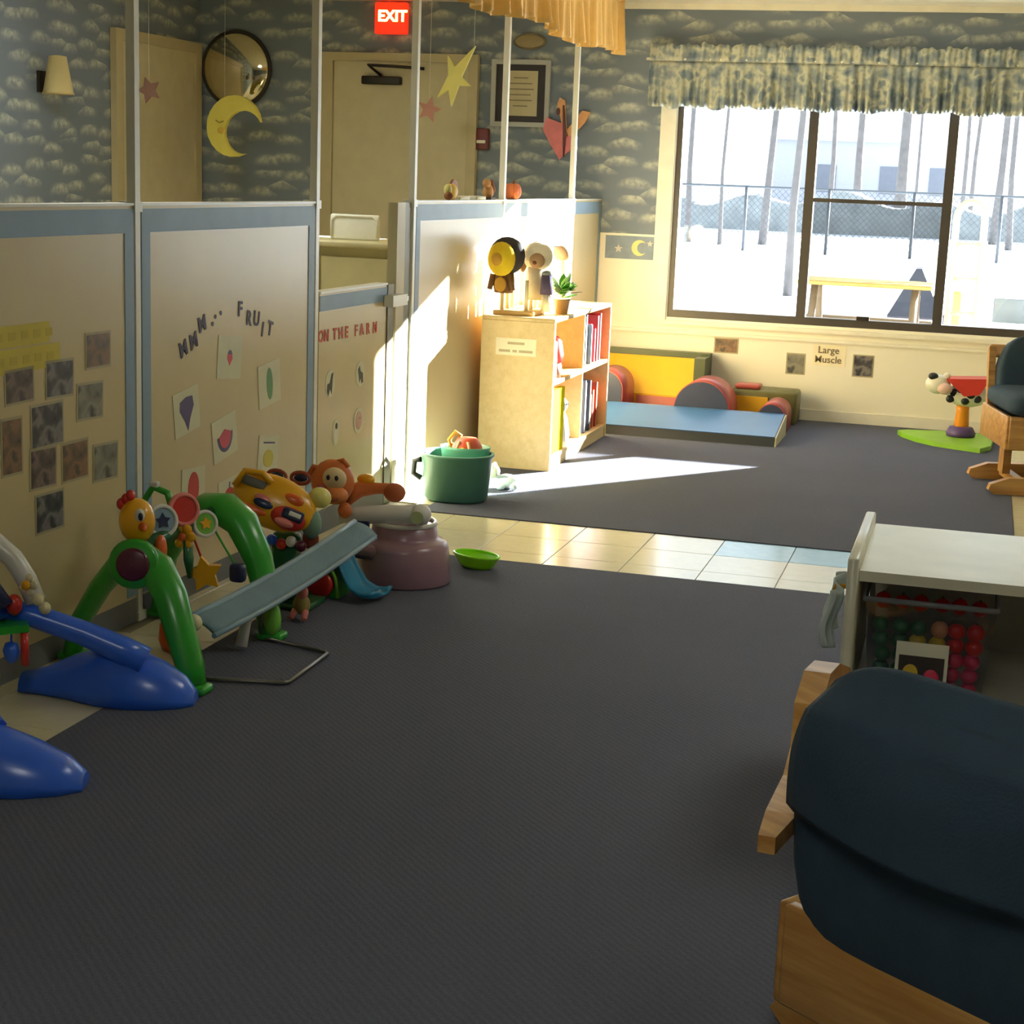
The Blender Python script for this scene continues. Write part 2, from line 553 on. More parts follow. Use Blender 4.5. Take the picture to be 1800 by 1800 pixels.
# gathered valance over the window
val = thing('window_valance', 'gathered blue cloud print valance above the window', 'valance', (0, BY - .09, 0))
vx0, vx1 = -2.17, 0.95
def folds(u, k, seed):
    return math.sin(u * k + seed) * 0.6 + math.sin(u * k * 2.3 + 1.7 * seed) * 0.4 + 0.35 * math.sin(u * k * 0.37 + seed)
def vf(u, v):
    x = vx0 + (vx1 - vx0) * u
    amp = 0.008 + 0.030 * v
    zb = 1.965 + 0.012 * folds(u, 62, 2.0)
    z = 2.26 + (zb - 2.26) * v
    return (x, amp * folds(u, 150, 0.4) * 0.8 + 0.016 * math.sin(u * 420) * v, z)
B().grid(vf, 420, 10).build('valance_skirt', 'curtain_print', val, solid=0.003)
def vh(u, v):
    x = vx0 + (vx1 - vx0) * u
    z = 2.25 + 0.105 * v + (0.012 * folds(u, 170, 1.0) if v > 0.9 else 0)
    return (x, -0.012 + 0.014 * folds(u, 260, 0.9) * (0.4 + v * 0.6), z)
B().grid(vh, 420, 5).build('valance_header', 'curtain_print', val, solid=0.003)
B().frustum((vx0 - .02, 0.0, 2.262), (vx1, 0.0, 2.262), 0.009, n=8).frustum((vx0, 0, 2.262), (vx0, .089, 2.262), 0.007, n=8).frustum((vx1, 0, 2.262), (vx1, .089, 2.262), 0.007, n=8).build('curtain_rod', 'white_enamel', val)

# mustard valance hung from the ceiling along the partition
yv = thing('ceiling_valance', 'mustard yellow gathered valance hanging from the ceiling', 'valance', (-2.3, 0, 0))
mat('mustard_cloth', (222, 176, 96), 0.8, 0.06, 8, bump=0.3)
def yvf(u, v):
    y = 4.6 + (10.45 - 4.6) * u
    zb = 2.255 + 0.022 * math.sin(u * 21 + 0.5) + 0.008 * math.sin(u * 150)
    z = CH - 0.012 + (zb - CH + 0.012) * v
    return ((0.010 + 0.035 * v) * folds(u, 150, 1.3), y, z)
B().grid(yvf, 330, 9).build('valance_skirt', 'mustard_cloth', yv, solid=0.004)
B().box(-.012, .012, 4.55, 10.47, CH - .03, CH - .001).build('valance_board', 'mustard_cloth', yv)

# ------------------------------------------------------------------ partition
def PX(Y, off=0.0):
    return -2.62 + (Y - 4.0) * 0.0235 + off
def pbox(b, Y0, Y1, z0, z1, o0, o1):
    vs = [(PX(Y, o), Y, z) for z in (z0, z1) for Y in (Y0, Y1) for o in (o0, o1)]
    b.add(vs, [(0, 2, 3, 1), (4, 5, 7, 6), (0, 1, 5, 4), (2, 6, 7, 3), (0, 4, 6, 2), (1, 3, 7, 5)])
    return b
def panel(Y0, Y1, label, ztop=1.36, zbot=0.03, strip=0.055, name='partition_panel', right=True, left=True, top=0.075):
    p = thing(name, label, 'gate' if name == 'partition_gate' else 'partition', (0, 0, 0), group=None if name == 'partition_gate' else 'partition panels')
    pbox(B(), Y0, Y1, zbot, ztop, -.045, 0).build('board', 'panel_board', p)
    pbox(B(), Y0, Y1, ztop - .01 - top, ztop - .01, 0, .003).build('border_strip', 'blue_tape', p)
    if left: pbox(B(), Y0, Y0 + strip, zbot + .06, ztop - .01 - top, 0, .003).build('border_strip', 'blue_tape', p)
    if right: pbox(B(), Y1 - strip, Y1, zbot + .06, ztop - .01 - top, 0, .003).build('border_strip', 'blue_tape', p)
    pbox(B(), Y0, Y1, ztop, ztop + .008, -.05, .006).build('top_cap', 'white_enamel', p)
    pbox(B(), Y0, Y1, 0.0, zbot + .05, -.047, .004).build('kick_strip', mat('grey_vinyl', (112, 114, 116), 0.6), p)
    return p
panel(2.6, 4.775, 'beige partition panel with blue border holding the snapshots')
panel(4.825, 6.185, 'beige partition panel with blue border holding the fruit cards')
panel(7.335, 8.66, 'sunlit beige partition panel directly behind the low bookcase', right=False)
panel(8.70, 10.085, 'beige partition panel beyond the bookcase, above its far end', left=False, right=False)
panel(10.125, 10.815, 'narrow last partition panel meeting the window wall', left=False)
def post(Y, r, label, ztop=CH, w2=0.015):
    p = thing('partition_post', label, 'post', (0, 0, 0), group='white partition posts')
    pbox(B(), Y - w2, Y + w2, 0, ztop, -.026, .004).build('post_shaft', 'white_enamel', p)
    pbox(B(), Y - w2 - .012, Y + w2 + .012, 0, .03, -.05, .012).build('post_foot', 'white_enamel', p)
    pbox(B(), Y - w2 - .008, Y + w2 + .008, 1.34, 1.372, -.05, .008).build('post_bracket', 'white_enamel', p)
    return p
post(4.80, 0, 'white ceiling post between the snapshot and fruit card panels')
post(6.21, 0, 'white ceiling post on the hinge side of the low gate')
post(7.31, 0, 'white ceiling post on the latch side of the low gate')
post(8.68, 0, 'white ceiling post rising behind the puppets on the bookcase')
post(10.105, 0, 'white ceiling post nearest the window wall, by the butterfly')
# low gate
g = panel(6.245, 6.985, 'low beige gate with red lettering and animal stickers', ztop=1.0, zbot=0.05, name='partition_gate', left=False, right=False, top=0.062)
pbox(B(), 6.99, 7.06, 0.0, 1.0, -.04, .006).build('latch_stile', mat('grey_stile', (128, 124, 104), 0.5), g)
lt = pbox(B(), 6.94, 7.12, 0.905, 0.955, .006, .05).build('latch', 'white_enamel', g)
pbox(B(), 7.12, 7.17, 0.92, 0.94, .01, .035).build('latch_bolt', 'chrome', lt)
jp = tag(pbox(B(), 7.10, 7.20, 0, 1.36, -.045, .0).build('gate_jamb', mat('jamb_beige', (196, 186, 150), 0.5)), 'beige gate jamb beside the latch', 'post')
jp2 = tag(pbox(B(), 7.205, 7.285, 0, 1.36, -.045, -.006).build('gate_jamb', 'grey_stile'), 'narrow grey filler strip between gate jamb and white post', 'post')

# ------------------------------------------------------------------ doors and wall things behind the partition
d = bpy.data.objects.new('door_1', None); COL.objects.link(d); struct(d, 'tan door with a dark closer in the window wall')
B().box(-4.357, -3.40, BY - .03, BY - .002, 0.01, 2.215).build('door_leaf', 'door_paint', d)
B().box(-4.45, -4.36, BY - .05, BY - .002, 0.0, 2.27).build('door_jamb', mat('door_frame_paint', (190, 176, 138), 0.45), d)
B().box(-3.397, -3.33, BY - .05, BY - .002, 0.0, 2.27).build('door_jamb', 'door_frame_paint', d)
B().box(-4.36, -3.397, BY - .05, BY - .002, 2.215, 2.27).build('door_head', 'door_frame_paint', d)
dc = B().rbox((-4.0, BY - .06, 2.09), (0.28, 0.055, 0.055), 0.01, 2).build('door_closer', 'dark_metal', d)
B().tube([(-4.0, BY - .07, 2.12), (-4.08, BY - .11, 2.185), (-3.9, BY - .12, 2.18), (-3.70, BY - .06, 2.172)], 0.011, 8).build('closer_arm', 'dark_metal', dc)
hk = B().frustum((-4.27, BY - .03, 1.02), (-4.27, BY - .09, 1.02), 0.022, n=12).build('door_knob', 'chrome', d)
B().ell((-4.27, BY - .1, 1.02), (0.03, 0.02, 0.03)).build('knob_cap', 'chrome', hk)
d = bpy.data.objects.new('door_2', None); COL.objects.link(d); struct(d, 'tan closet door in the left wall')
B().box(LX + .002, LX + .03, 9.69, 10.70, 0.01, 2.24).build('door_leaf', 'door_paint', d)
B().box(LX + .002, LX + .045, 9.60, 9.69, 0, 2.31).build('door_jamb', 'door_frame_paint', d)
B().box(LX + .002, LX + .045, 10.70, 10.79, 0, 2.31).build('door_jamb', 'door_frame_paint', d)
B().box(LX + .002, LX + .045, 9.69, 10.70, 2.24, 2.31).build('door_head', 'door_frame_paint', d)

s = thing('wall_sconce', 'small tan wall sconce on the left cloud wallpaper', 'wall lamp', (LX, 8.80, 1.85))
B().lathe([(0.02, 0.22), (0.05, 0.215), (0.085, 0.02), (0.095, 0.0), (0.088, 0.0), (0.05, 0.2), (0.02, 0.21)], 24, (0.11, 0, 0.01)).build('lamp_shade', mat('sconce_shade', (196, 178, 124), 0.7), s)
B().box(0, 0.02, -.05, .05, 0.02, 0.14).frustum((0.01, 0, 0.06), (0.11, 0, 0.06), 0.008, n=8).frustum((0.11, 0, 0.05), (0.11, 0, 0.215), 0.008, n=8).build('bracket', 'dark_metal', s)

mr = thing('convex_mirror', 'round convex mirror with a dark rim on the cloud wallpaper', 'mirror', (-5.08, BY - .03, 2.144))
prof = [(0.245 * math.cos(a * PI / 2 / 10), 0.06 * math.sin(a * PI / 2 / 10)) for a in range(11)]
prof[-1] = (0.001, 0.06)
mat('mirror_silver', (214, 206, 176), 0.06, 0.02, metal=1.0)
B().lathe(prof, 40, M=rot('X', 90)).build('mirror_glass', 'mirror_silver', mr)
B().tube([(0.25 * math.cos(2 * PI * i / 40), 0, 0.25 * math.sin(2 * PI * i / 40)) for i in range(40)], 0.014, 8, closed=True).build('mirror_rim', 'dark_metal', mr)
B().frustum((0, 0.028, 0), (0, -.005, 0), 0.06, n=16).build('wall_mount', 'dark_metal', mr)

ex = thing('exit_sign', 'lit red exit sign near the ceiling above the door', 'exit sign', (-3.95, BY - .06, 2.39))
B().rbox((0, 0.03, 0.105), (0.23, 0.055, 0.205), 0.012, 2).build('housing', mat('exit_red', (196, 40, 16), 0.4, emit=1.0), ex)
text('lettering', 'EXIT', 0.10, 'exit_glow' if mat('exit_glow', (255, 214, 110), 0.4, emit=7.0) else '', ex, frame_m((0.015, 0.0, 0.115), (1, 0, 0), (0, 0, 1)), 0.002, 0.003)

def hang(t, x, z_top, y=0):
    B().frustum((x, y, z_top), (x, y, CH - t.location.z - .0005), 0.0012, n=5).build('string', 'paper_white', t)
mo = thing('hanging_moon', 'yellow crescent moon hanging in front of the round mirror', 'decoration', (-4.81, 10.2, 1.745))
Mm = rot('Y', 28) 
B().prism([(a * 0.95, c) for a, c in moon_poly(0.20)], -.018, .018, 'y', Mm).build('crescent', mat('moon_yellow', (222, 208, 96), 0.7, 0.1, 6), mo)
B().ell((-0.085, -.018, -.03), (0.03, .012, .022)).build('cheek', mat('moon_cheek', (226, 190, 84), 0.7), mo)
B().tube([(-.125, -.02, .035), (-.10, -.021, .02), (-.07, -.02, .03)], 0.004, 6).build('eyelid', mat('moon_line', (160, 136, 60), 0.7), mo)
hang(mo, -0.07, 0.18)
st = thing('hanging_star', 'pale yellow star hanging in front of the tan door', 'decoration', (-3.30, 10.2, 2.10))
poly = [(0.16, 0.20), (0.055, -0.01), (0.13, -0.07), (0.035, -0.07), (-.02, -.21), (-.045, -.10), (-.135, -.155), (-.05, 0.0), (-.06, 0.13), (0.0, 0.055)]
B().prism([(a * .82, c * .9) for a, c in poly], -.012, .012, 'y').build('star', mat('star_yellow', (232, 222, 130), 0.6), st)
hang(st, 0.12, 0.17)
ps = thing('hanging_star', 'small faded pink star hanging low before the tan door', 'decoration', (-3.50, 10.3, 1.89))
B().prism(star_poly(0.085, 0.038), -.006, .006, 'y', rot('Y', 14)).build('star', mat('star_pink', (196, 142, 128), 0.7), ps)
hang(ps, 0.0, 0.07)
ps = thing('hanging_star', 'dull mauve star hanging beside the closet door', 'decoration', (-4.95, 9.3, 1.92))
B().prism(star_poly(0.08, 0.04), -.006, .006, 'y', rot('Y', -20)).build('star', mat('star_mauve', (140, 104, 92), 0.7), ps)
hang(ps, 0.0, 0.06)

cf_ = thing('certificate_frame', 'silver framed certificate with a dark mat on the cloud wallpaper', 'picture frame', (-3.04, BY - .02, 1.815))
for bx in ((-.20, .20, 0, .03), (-.20, .20, .40, .43), (-.20, -.17, .03, .40), (.17, .20, .03, .40)):
    B().box(bx[0], bx[1], -.012, .018, bx[2], bx[3]).build('frame_bar', mat('frame_silver', (176, 176, 168), 0.35), cf_)
B().box(-.17, .17, .006, .016, .03, .40).build('picture_mat', mat('mat_dark', (62, 58, 60), 0.7), cf_)
B().box(-.115, .115, .002, .006, .07, .36).build('certificate', mat('certificate_paper', (196, 184, 148), 0.6), cf_)
for i in range(6):
    ww = (.05, .08, .09, .07, .08, .05)[i]
    B().box(-ww, ww, .0005, .002, .31 - i * .036, .318 - i * .036).build('text_line', mat('faded_ink', (140, 130, 104), 0.7), cf_)
pl = thing('fire_alarm_pull', 'small dark red alarm pull box beside the tan door', 'alarm', (-3.295, BY - .03, 1.655))
B().rbox((0, .012, .072), (.10, .034, .14), .008, 2).build('box', mat('alarm_red', (104, 36, 36), 0.4), pl)
B().box(-.03, .03, -.014, -.004, .045, .065).build('pull_bar', 'paper_white', pl)
ov = thing('wall_plaque', 'oval tan plaque above the framed certificate', 'plaque', (-2.99, BY - .012, 2.362))
B().lathe([(0.001, 0.0), (0.9, 0.0), (1.0, 0.004), (0.9, 0.012), (0.001, 0.012)], 36, M=rot('X', 90) @ Matrix.Diagonal((0.11, 0.053, 1, 1))).build('plaque_board', mat('plaque_tan', (158, 142, 104), 0.6), ov)
B().tube([(0.10 * math.cos(2 * PI * i / 36), -.012, 0.045 * math.sin(2 * PI * i / 36)) for i in range(36)], 0.004, 6, closed=True).build('plaque_edge', mat('plaque_edge', (130, 116, 84), 0.6), ov)

bf = thing('paper_butterfly', 'pink and orange paper butterfly on the wallpaper behind the last post', 'decoration', (-2.72, BY - .03, 1.80))
mat('wing_pink', (224, 128, 128), 0.7, 0.15, 14); mat('wing_orange', (226, 166, 112), 0.7, 0.15, 14)
B().prism([(-.02, .02), (-.06, .17), (-.045, .21), (-.01, .19), (0.0, .10), (.012, .0)], -.01, .0, 'y').build('upper_wing', 'wing_orange', bf)
B().prism([(-.01, .04), (-.13, .08), (-.15, .0), (-.09, -.10), (-.03, -.19), (.0, -.16), (.012, -.02)], -.016, -.004, 'y').build('lower_wing', 'wing_pink', bf)
B().prism([(.01, .0), (.11, .13), (.165, .12), (.13, .05), (.03, -.05)], -.01, .0, 'y').build('upper_wing', 'wing_orange', bf)
B().prism([(.0, -.04), (.06, -.03), (.05, -.12), (.0, -.16)], -.016, -.004, 'y').build('lower_wing', 'wing_pink', bf)
B().tube([(-.015, -.02, .16), (.0, -.025, .0), (.0, -.02, -.17)], [.006, .012, .006], 8).build('body', mat('wing_dark', (110, 70, 66), 0.7), bf)
B().ell((-.05, -.02, .12), (.014, .004, .024)).build('wing_spot', 'wing_dark', bf)

# counter with a white plastic chair back behind the gate
ct = thing('changing_counter', 'beige counter seen over the low gate', 'counter', (-3.15, 7.9, 0))
B().rbox((-.1, 0.25, 1.125), (0.95, 0.55, 0.03), .008, 2).build('counter_top', mat('counter_beige', (204, 194, 150), 0.45), ct)
B().box(-.53, .33, 0.02, 0.5, 0.0, 1.11).build('counter_body', mat('counter_side', (196, 186, 140), 0.5), ct)
B().box(-.50, -.11, 0.0, 0.02, 0.06, 1.06).build('cabinet_door', 'counter_side', ct)
B().box(-.09, .30, 0.0, 0.02, 0.06, 1.06).build('cabinet_door', 'counter_side', ct)
wc = thing('white_tray', 'white plastic tray leaning on the beige counter', 'tray', (-3.13, 8.08, 1.141))
b = B().rbox((0, 0, 0.065), (0.27, 0.02, 0.13), 0.0099, 3)
b.build('tray_panel', mat('white_plastic', (232, 230, 216), 0.3), wc)
B().tube([(-.125, -.012, .015), (-.125, -.012, .10), (-.10, -.012, .122), (.10, -.012, .122), (.125, -.012, .10), (.125, -.012, .015)], .007, 8).build('tray_rim', 'white_plastic', wc)

# ------------------------------------------------------------------ glowing panels added on the unseen ceiling to brighten the room
def fill_panel(x, y, label, k=1.0):
    t = thing('added_fill_light', label, 'ceiling light', (x, y, CH), group='added fill lights')
    B().box(-.32, .32, -.62, -.60, -.03, -.001).box(-.32, .32, .60, .62, -.03, -.001).box(-.32, -.30, -.6, .6, -.03, -.001).box(.30, .32, -.6, .6, -.03, -.001).build('frame', 'white_enamel', t)
    B().box(-.30, .30, -.60, .60, -.02, -.004).build('fill_diffuser', mat('fill_diffuser_%.1f' % k, (252, 253, 240), 0.5, emit=FILL * k), t)
fill_panel(-0.5, 0.3, 'added fill light over the near carpet')
fill_panel(0.7, 5.2, 'added fill light over the tiled walkway')
fill_panel(-4.1, 7.2, 'added fill light over the passage behind the partition', 1.6)

# ================================================================== outdoors
struct(B().box(-60, 60, BY + .3, 120, -.35, -.15).build('snow_ground', 'snow'), 'bright snow outside the window')
def tree(x, y, r, h, lean, label, seed, fork=0.45):
    R = random.Random(seed)
    t = thing('bare_tree', label, 'tree', (x, y, -.16), group='bare trees outside')
    top = Vector((lean * h, R.uniform(-.3, .3), h))
    pts = [Vector((0, 0, 0)).lerp(top, k / 8) + Vector((R.uniform(-.05, .05) * (k > 0), 0, 0)) for k in range(9)]
    B().tube(pts, [r * 1.25] + [r * (1 - .085 * k) for k in range(1, 9)], 9).build('trunk', 'bark', t)
    for q in range(9):
        k = fork + (1 - fork) * q / 9 + R.uniform(-.03, .03)
        p = Vector((0, 0, 0)).lerp(top, k)
        an = R.uniform(-.6, .6) + (PI if q % 2 else 0)
        L = h * R.uniform(.16, .3)
        rr = r * (1 - .8 * k) * .55 + .012
        e = [p]
        for j in range(4):
            e.append(e[-1] + Vector((math.cos(an) * L / 4, math.sin(an) * L / 8, L / 4 * (0.5 + .25 * j))))
        b = B().tube(e, [rr, rr * .8, rr * .6, rr * .4, rr * .2], 6)
        for w_ in range(3):
            s0 = e[1 + w_]
            b.tube([s0, s0 + Vector((R.uniform(-.6, .6), R.uniform(-.3, .3), R.uniform(.2, .9))) * L * .3], [rr * .35, rr * .1], 5)
        b.build('branch', 'bark', t)
OUT = [
    (-8.04, 46.47, 0.116, 16.0, 0, 'bare tree at the left edge of the left pane'),
    (-6.98, 45.5, 0.073, 15.7, 0.0, 'thin straight bare tree in the left pane'),
    (-6.02, 47.08, 0.15, 16.2, 0.05, 'leaning forked bare tree in the left pane'),
    (-2.83, 25.59, 0.091, 10.2, 0.02, 'nearest bare tree beside the left mullion'),
    (-6.2, 68.84, 0.147, 22.3, 0, 'bare tree just right of the left mullion'),
    (-5.59, 75.19, 0.24, 24.1, 0.0, 'tan bare tree left of centre in the middle pane'),
    (-3.54, 71.31, 0.329, 23.0, 0, 'thickest bare tree in the middle pane'),
    (-3.3, 80.67, 0.1, 25.6, 0, 'thin bare sapling right of the thickest tree'),
    (-1.17, 80.18, 0.142, 25.5, 0, 'slim bare tree just right of the right mullion'),
    (-0.71, 71.87, 0.128, 23.1, 0.02, 'slim bare tree behind the yellow arch'),
    (0.24, 57.34, 0.183, 19.1, 0.03, 'bluish bare tree right of the yellow arch'),
    (0.68, 52.23, 0.13, 17.6, -0.03, 'bare tree at the right edge of the right pane')]
for i, (x, y, r, h, lean, label) in enumerate(OUT):
    tree(x, y, r * .72, h, lean, label, 40 + i)
# chain link fence far back
fe = thing('chain_link_fence', 'chain link fence with thin dark posts across the snowy yard', 'fence', (0, 42, -.16))
mat('fence_grey', (64, 68, 72), 0.5)
for k in range(11):
    B().frustum((-12 + k * 2.05, 0, 0), (-12 + k * 2.05, 0, 1.62), .04, n=8).build('post', 'fence_grey', fe)
B().frustum((-12.2, 0, 1.6), (8.7, 0, 1.6), .028, n=8).build('top_rail', 'fence_grey', fe)
b = B()
for k in range(140):
    x = -12 + k * .15
    b.add([(x, 0, .02), (x + .015, 0, .02), (min(x + 1.5, 8.6), 0, 1.58), (min(x + 1.485, 8.6), 0, 1.58)], [(0, 1, 2, 3)])
    b.add([(x + 1.5, 0.01, .02), (x + 1.485, 0.01, .02), (x, 0.01, 1.58), (x + .015, 0.01, 1.58)], [(0, 1, 2, 3)])
o = b.build('wire_mesh', 'fence_grey', fe); o['kind'] = 'stuff'
# low hedge and a pale house
def hedge_fn(u, v):
    x = -30 + 50 * u
    a = PI * v
    rr = 1.0 + .18 * math.sin(u * 91) + .12 * math.sin(u * 37 + 2)
    return (x, -1.6 * math.cos(a) * rr * .5, 1.25 * math.sin(a) * rr)
hd = tag(B().grid(hedge_fn, 160, 9).build('hedge', mat('hedge_grey', (128, 132, 132), 0.9, 0.25, 2)), 'long low grey hedge beyond the fence', 'hedge')
hd.location = (0, 62, -.2)
hs = thing('house', 'pale lilac house behind the bare trees', 'house', (-6.5, 96, -.16))
B().box(-5.5, 5.5, 0, 8, 0, 4.2).build('house_wall', mat('house_lilac', (150, 150, 160), 0.8), hs)
B().prism([(-6, 4.2), (6, 4.2), (0, 7.2)], -.3, 8.3, 'y').build('roof', mat('roof_snow', (160, 162, 170), 0.8), hs)
for x in (-3, 0.5, 3.2):
    B().box(x, x + 1.1, -.05, .05, 1.4, 2.9).build('window', mat('house_window', (86, 90, 100), 0.3), hs)
# picnic table
pt = thing('picnic_table', 'small yellow picnic table in the snow outside the middle pane', 'table', (-0.95, 14.6, -.15))
mat('table_yellow', (170, 136, 58), 0.5); mat('toy_blue_out', (58, 84, 128), 0.4)
for k in range(4):
    B().rbox((0, -.27 + k * .18, .855), (1.12, .165, .035), .008, 1).build('top_plank', 'table_yellow', pt)
for sy in (-.62, .62):
    B().rbox((0, sy, .50), (1.12, .22, .035), .008, 1).build('bench_plank', mat('bench_tan', (120, 100, 72), 0.6), pt)
for sx in (-.42, .42):
    for sg in (-1, 1):
        B().tube([(sx, sg * .18, .83), (sx, sg * .66, .0)], .035, 6).build('leg', 'bench_tan', pt)
    B().box(sx - .02, sx + .02, -.66, .66, .44, .48).build('cross_bar', 'bench_tan', pt)
dr = thing('toy_barrel', 'blue plastic barrel at the end of the picnic table', 'barrel', (-0.62, 13.7, -.15))
B().lathe([(0.001, 0), (.13, 0), (.145, .02), (.16, .25), (.145, .5), (.13, .52), (.001, .52)], 20).build('drum', 'toy_blue_out', dr)
B().lathe([(.155, .15), (.168, .165), (.155, .18)], 20).build('hoop', 'table_yellow', dr)
rs = thing('toy_wagon', 'small red wagon half hidden low in the snow', 'wagon', (-0.12, 13.6, -.15))
B().rbox((0, 0, .28), (.42, .28, .14), .03, 2).build('tub', mat('wagon_red', (120, 54, 52), 0.4), rs)
for sx in (-.15, .15):
    for sy in (-.15, .15):
        B().frustum((sx, sy - .02, .1), (sx, sy + .02, .1), .1, n=14).build('wheel', 'fence_grey', rs)
ph = thing('play_house', 'dark peaked play house with a yellow side in the yard', 'playhouse', (-0.62, 18.0, -.15))
B().prism([(-.3, .36), (.26, .36), (.02, .86), (-.04, .86)], -.3, .3, 'y').build('roof', mat('play_roof', (46, 50, 64), 0.6), ph)
B().box(-.3, .3, -.25, .25, 0, .37).build('wall', mat('play_wall', (96, 92, 104), 0.6), ph)
B().rbox((.36, -.05, .4), (.16, .5, .5), .03, 2).build('slide_side', 'table_yellow', ph)
ar = thing('play_arch', 'tall pale yellow climbing arch outside the right pane', 'play arch', (-0.14, 15.2, -.15))
pts = [(-.12, 0, 0), (-.12, 0, .9)] + [(.0 - .12 * math.cos(a * PI / 8), 0, 1.42 + .15 * math.sin(a * PI / 8)) for a in range(9)] + [(.12, 0, .9), (.12, 0, 0)]
B().tube(pts, .03, 8).build('arch_tube', mat('arch_yellow', (186, 164, 96), 0.4), ar)
for z in (.3, .6, .9, 1.2):
    B().frustum((-.12, 0, z), (.12, 0, z), .018, n=8).build('rung', 'arch_yellow', ar)
bn = thing('snow_bench', 'grey bench standing in the snow outside the right pane', 'bench', (0.62, 15.4, -.15))
B().rbox((0, 0, .42), (1.0, .34, .05), .01, 1).build('seat', mat('bench_grey', (84, 90, 94), 0.7), bn)
B().rbox((0, .17, .62), (1.0, .04, .22), .01, 1).build('backrest', 'bench_grey', bn)
for sx in (-.42, .42):
    B().box(sx - .03, sx + .03, -.15, .18, 0, .4).build('leg', 'bench_grey', bn)

# ================================================================== things on the partition
def pm(Y, z, off=0.002, tilt=0.0):
    """plane on the partition face: local x runs along the wall, local y up, local z out of it"""
    return frame_m((PX(Y, off), Y, z), (0.0235, 1, 0), (0, 0, 1)) @ rot('Z', tilt)
make_print('snap_brown', [(52, 44, 46), (92, 78, 72), (132, 112, 104), (66, 56, 62)], 11)
make_print('snap_dark', [(48, 46, 50), (74, 72, 76), (134, 130, 126), (58, 56, 62)], 10)
make_print('snap_warm', [(70, 56, 48), (112, 90, 68), (146, 110, 82), (78, 72, 62)], 12)
make_print('snap_grey', [(86, 86, 78), (128, 126, 112), (150, 146, 130), (72, 70, 66)], 9)
SN = [(4.558, 0.922, 0.132, 0.098, 'snap_warm', 'snapshot highest up, nearest the white post'),
      (4.342, 0.856, 0.137, 0.100, 'snap_dark', 'dark snapshot just right of the yellow strips'),
      (4.133, 0.856, 0.132, 0.087, 'snap_brown', 'snapshot directly under the lower yellow strip'),
      (4.508, 0.770, 0.137, 0.102, 'snap_grey', 'pale grey snapshot below the highest one'),
      (4.271, 0.726, 0.158, 0.119, 'snap_dark', 'largest snapshot, in the middle of the cluster'),
      (4.090, 0.687, 0.091, 0.154, 'snap_warm', 'tall narrow snapshot at the far left of the cluster'),
      (4.246, 0.601, 0.127, 0.110, 'snap_brown', 'reddish brown snapshot under the largest one'),
      (4.418, 0.597, 0.136, 0.109, 'snap_warm', 'orange toned snapshot in the middle of the lower row'),
      (4.594, 0.567, 0.135, 0.106, 'snap_grey', 'greenish snapshot at the right end of the lower row'),
      (4.276, 0.464, 0.139, 0.107, 'snap_dark', 'lowest snapshot, alone at the bottom')]
for i, (Y, z, w_, h_, mt, lab) in enumerate(SN):
    t = thing('snapshot', lab + ', on the partition', 'photo', group='snapshots on the partition')
    M = pm(Y, z, 0.001, rnd.uniform(-2, 2))
    t.matrix_world = M
    B().box(-w_ / 2 - .008, w_ / 2 + .008, -h_ / 2 - .008, h_ / 2 + .008, 0, .001).build('backing', mat('photo_backing', (176, 164, 130), 0.5), t)
    B().box(-w_ / 2, w_ / 2, -h_ / 2, h_ / 2, .001, .002).build('print', mt, t)
for i, (Y, z, w_, h_) in enumerate(((4.10, 1.0, .38, .062), (4.13, .930, .43, .07))):
    t = thing('heading_strip', ('upper' if i == 0 else 'lower') + ' yellow paper strip above the snapshots', 'paper strip', group='yellow heading strips')
    t.matrix_world = pm(Y, z, 0.001)
    B().box(-w_ / 2, w_ / 2, -h_ / 2, h_ / 2, 0, .001).build('strip', mat('heading_yellow', (206, 186, 60), 0.6), t)
    for k in range(6):
        x = -w_ / 2 + .05 + k * .062
        B().box(x, x + .035, -.012, .012, .001, .0015).build('letter_block', mat('heading_ink', (194, 172, 52), 0.6), t)
# fruit cards
def oval(rx, ry, n=20, cx=0, cy=0):
    return [(cx + rx * math.cos(2 * PI * i / n), cy + ry * math.sin(2 * PI * i / n)) for i in range(n)]
PURP, PINK, GRN, YEL, RED = (mat('fruit_purple', (96, 84, 122), 0.6), mat('fruit_pink', (206, 84, 100), 0.6), mat('fruit_green', (104, 148, 98), 0.6), mat('fruit_yellow', (204, 190, 78), 0.6), mat('fruit_red', (198, 66, 50), 0.6))
mat('card_paper', (208, 204, 170), 0.5)
def card(Y, z, w_, h_, tilt, label):
    t = thing('fruit_card', label, 'card', group='fruit cards on the partition')
    t.matrix_world = pm(Y, z, 0.001, tilt)
    B().box(-w_ / 2, w_ / 2, -h_ / 2, h_ / 2, 0, .0012).build('card', 'card_paper', t)
    return t
def flat(t, poly, m_, name, z0=.0012, z1=.0022):
    return B().prism(poly, z0, z1, 'z').build(name, m_, t)
c = card(5.448, .817, .19, .155, -6, 'fruit card with a small strawberry, under the lettering')
flat(c, [(0, -.03), (.02, -.005), (.018, .012), (-.018, .012), (-.02, -.005)], 'fruit_pink', 'strawberry'); flat(c, [(-.018, .012), (.018, .012), (.008, .026), (-.008, .026)], 'fruit_purple', 'leaf')
c = card(5.782, .686, .19, .165, 6, 'fruit card with a long green fruit near the right border')
flat(c, oval(.026, .062), 'fruit_green', 'cucumber')
c = card(5.125, .661, .18, .155, 8, 'fruit card with a purple grape bunch near the left border')
flat(c, [(0, -.07), (.02, -.03), (.05, .01), (.045, .045), (0, .05), (-.045, .04), (-.05, .01), (-.02, -.03)], 'fruit_purple', 'grapes')
c = card(5.412, .531, .19, .155, 9, 'fruit card with a pink watermelon slice in the middle')
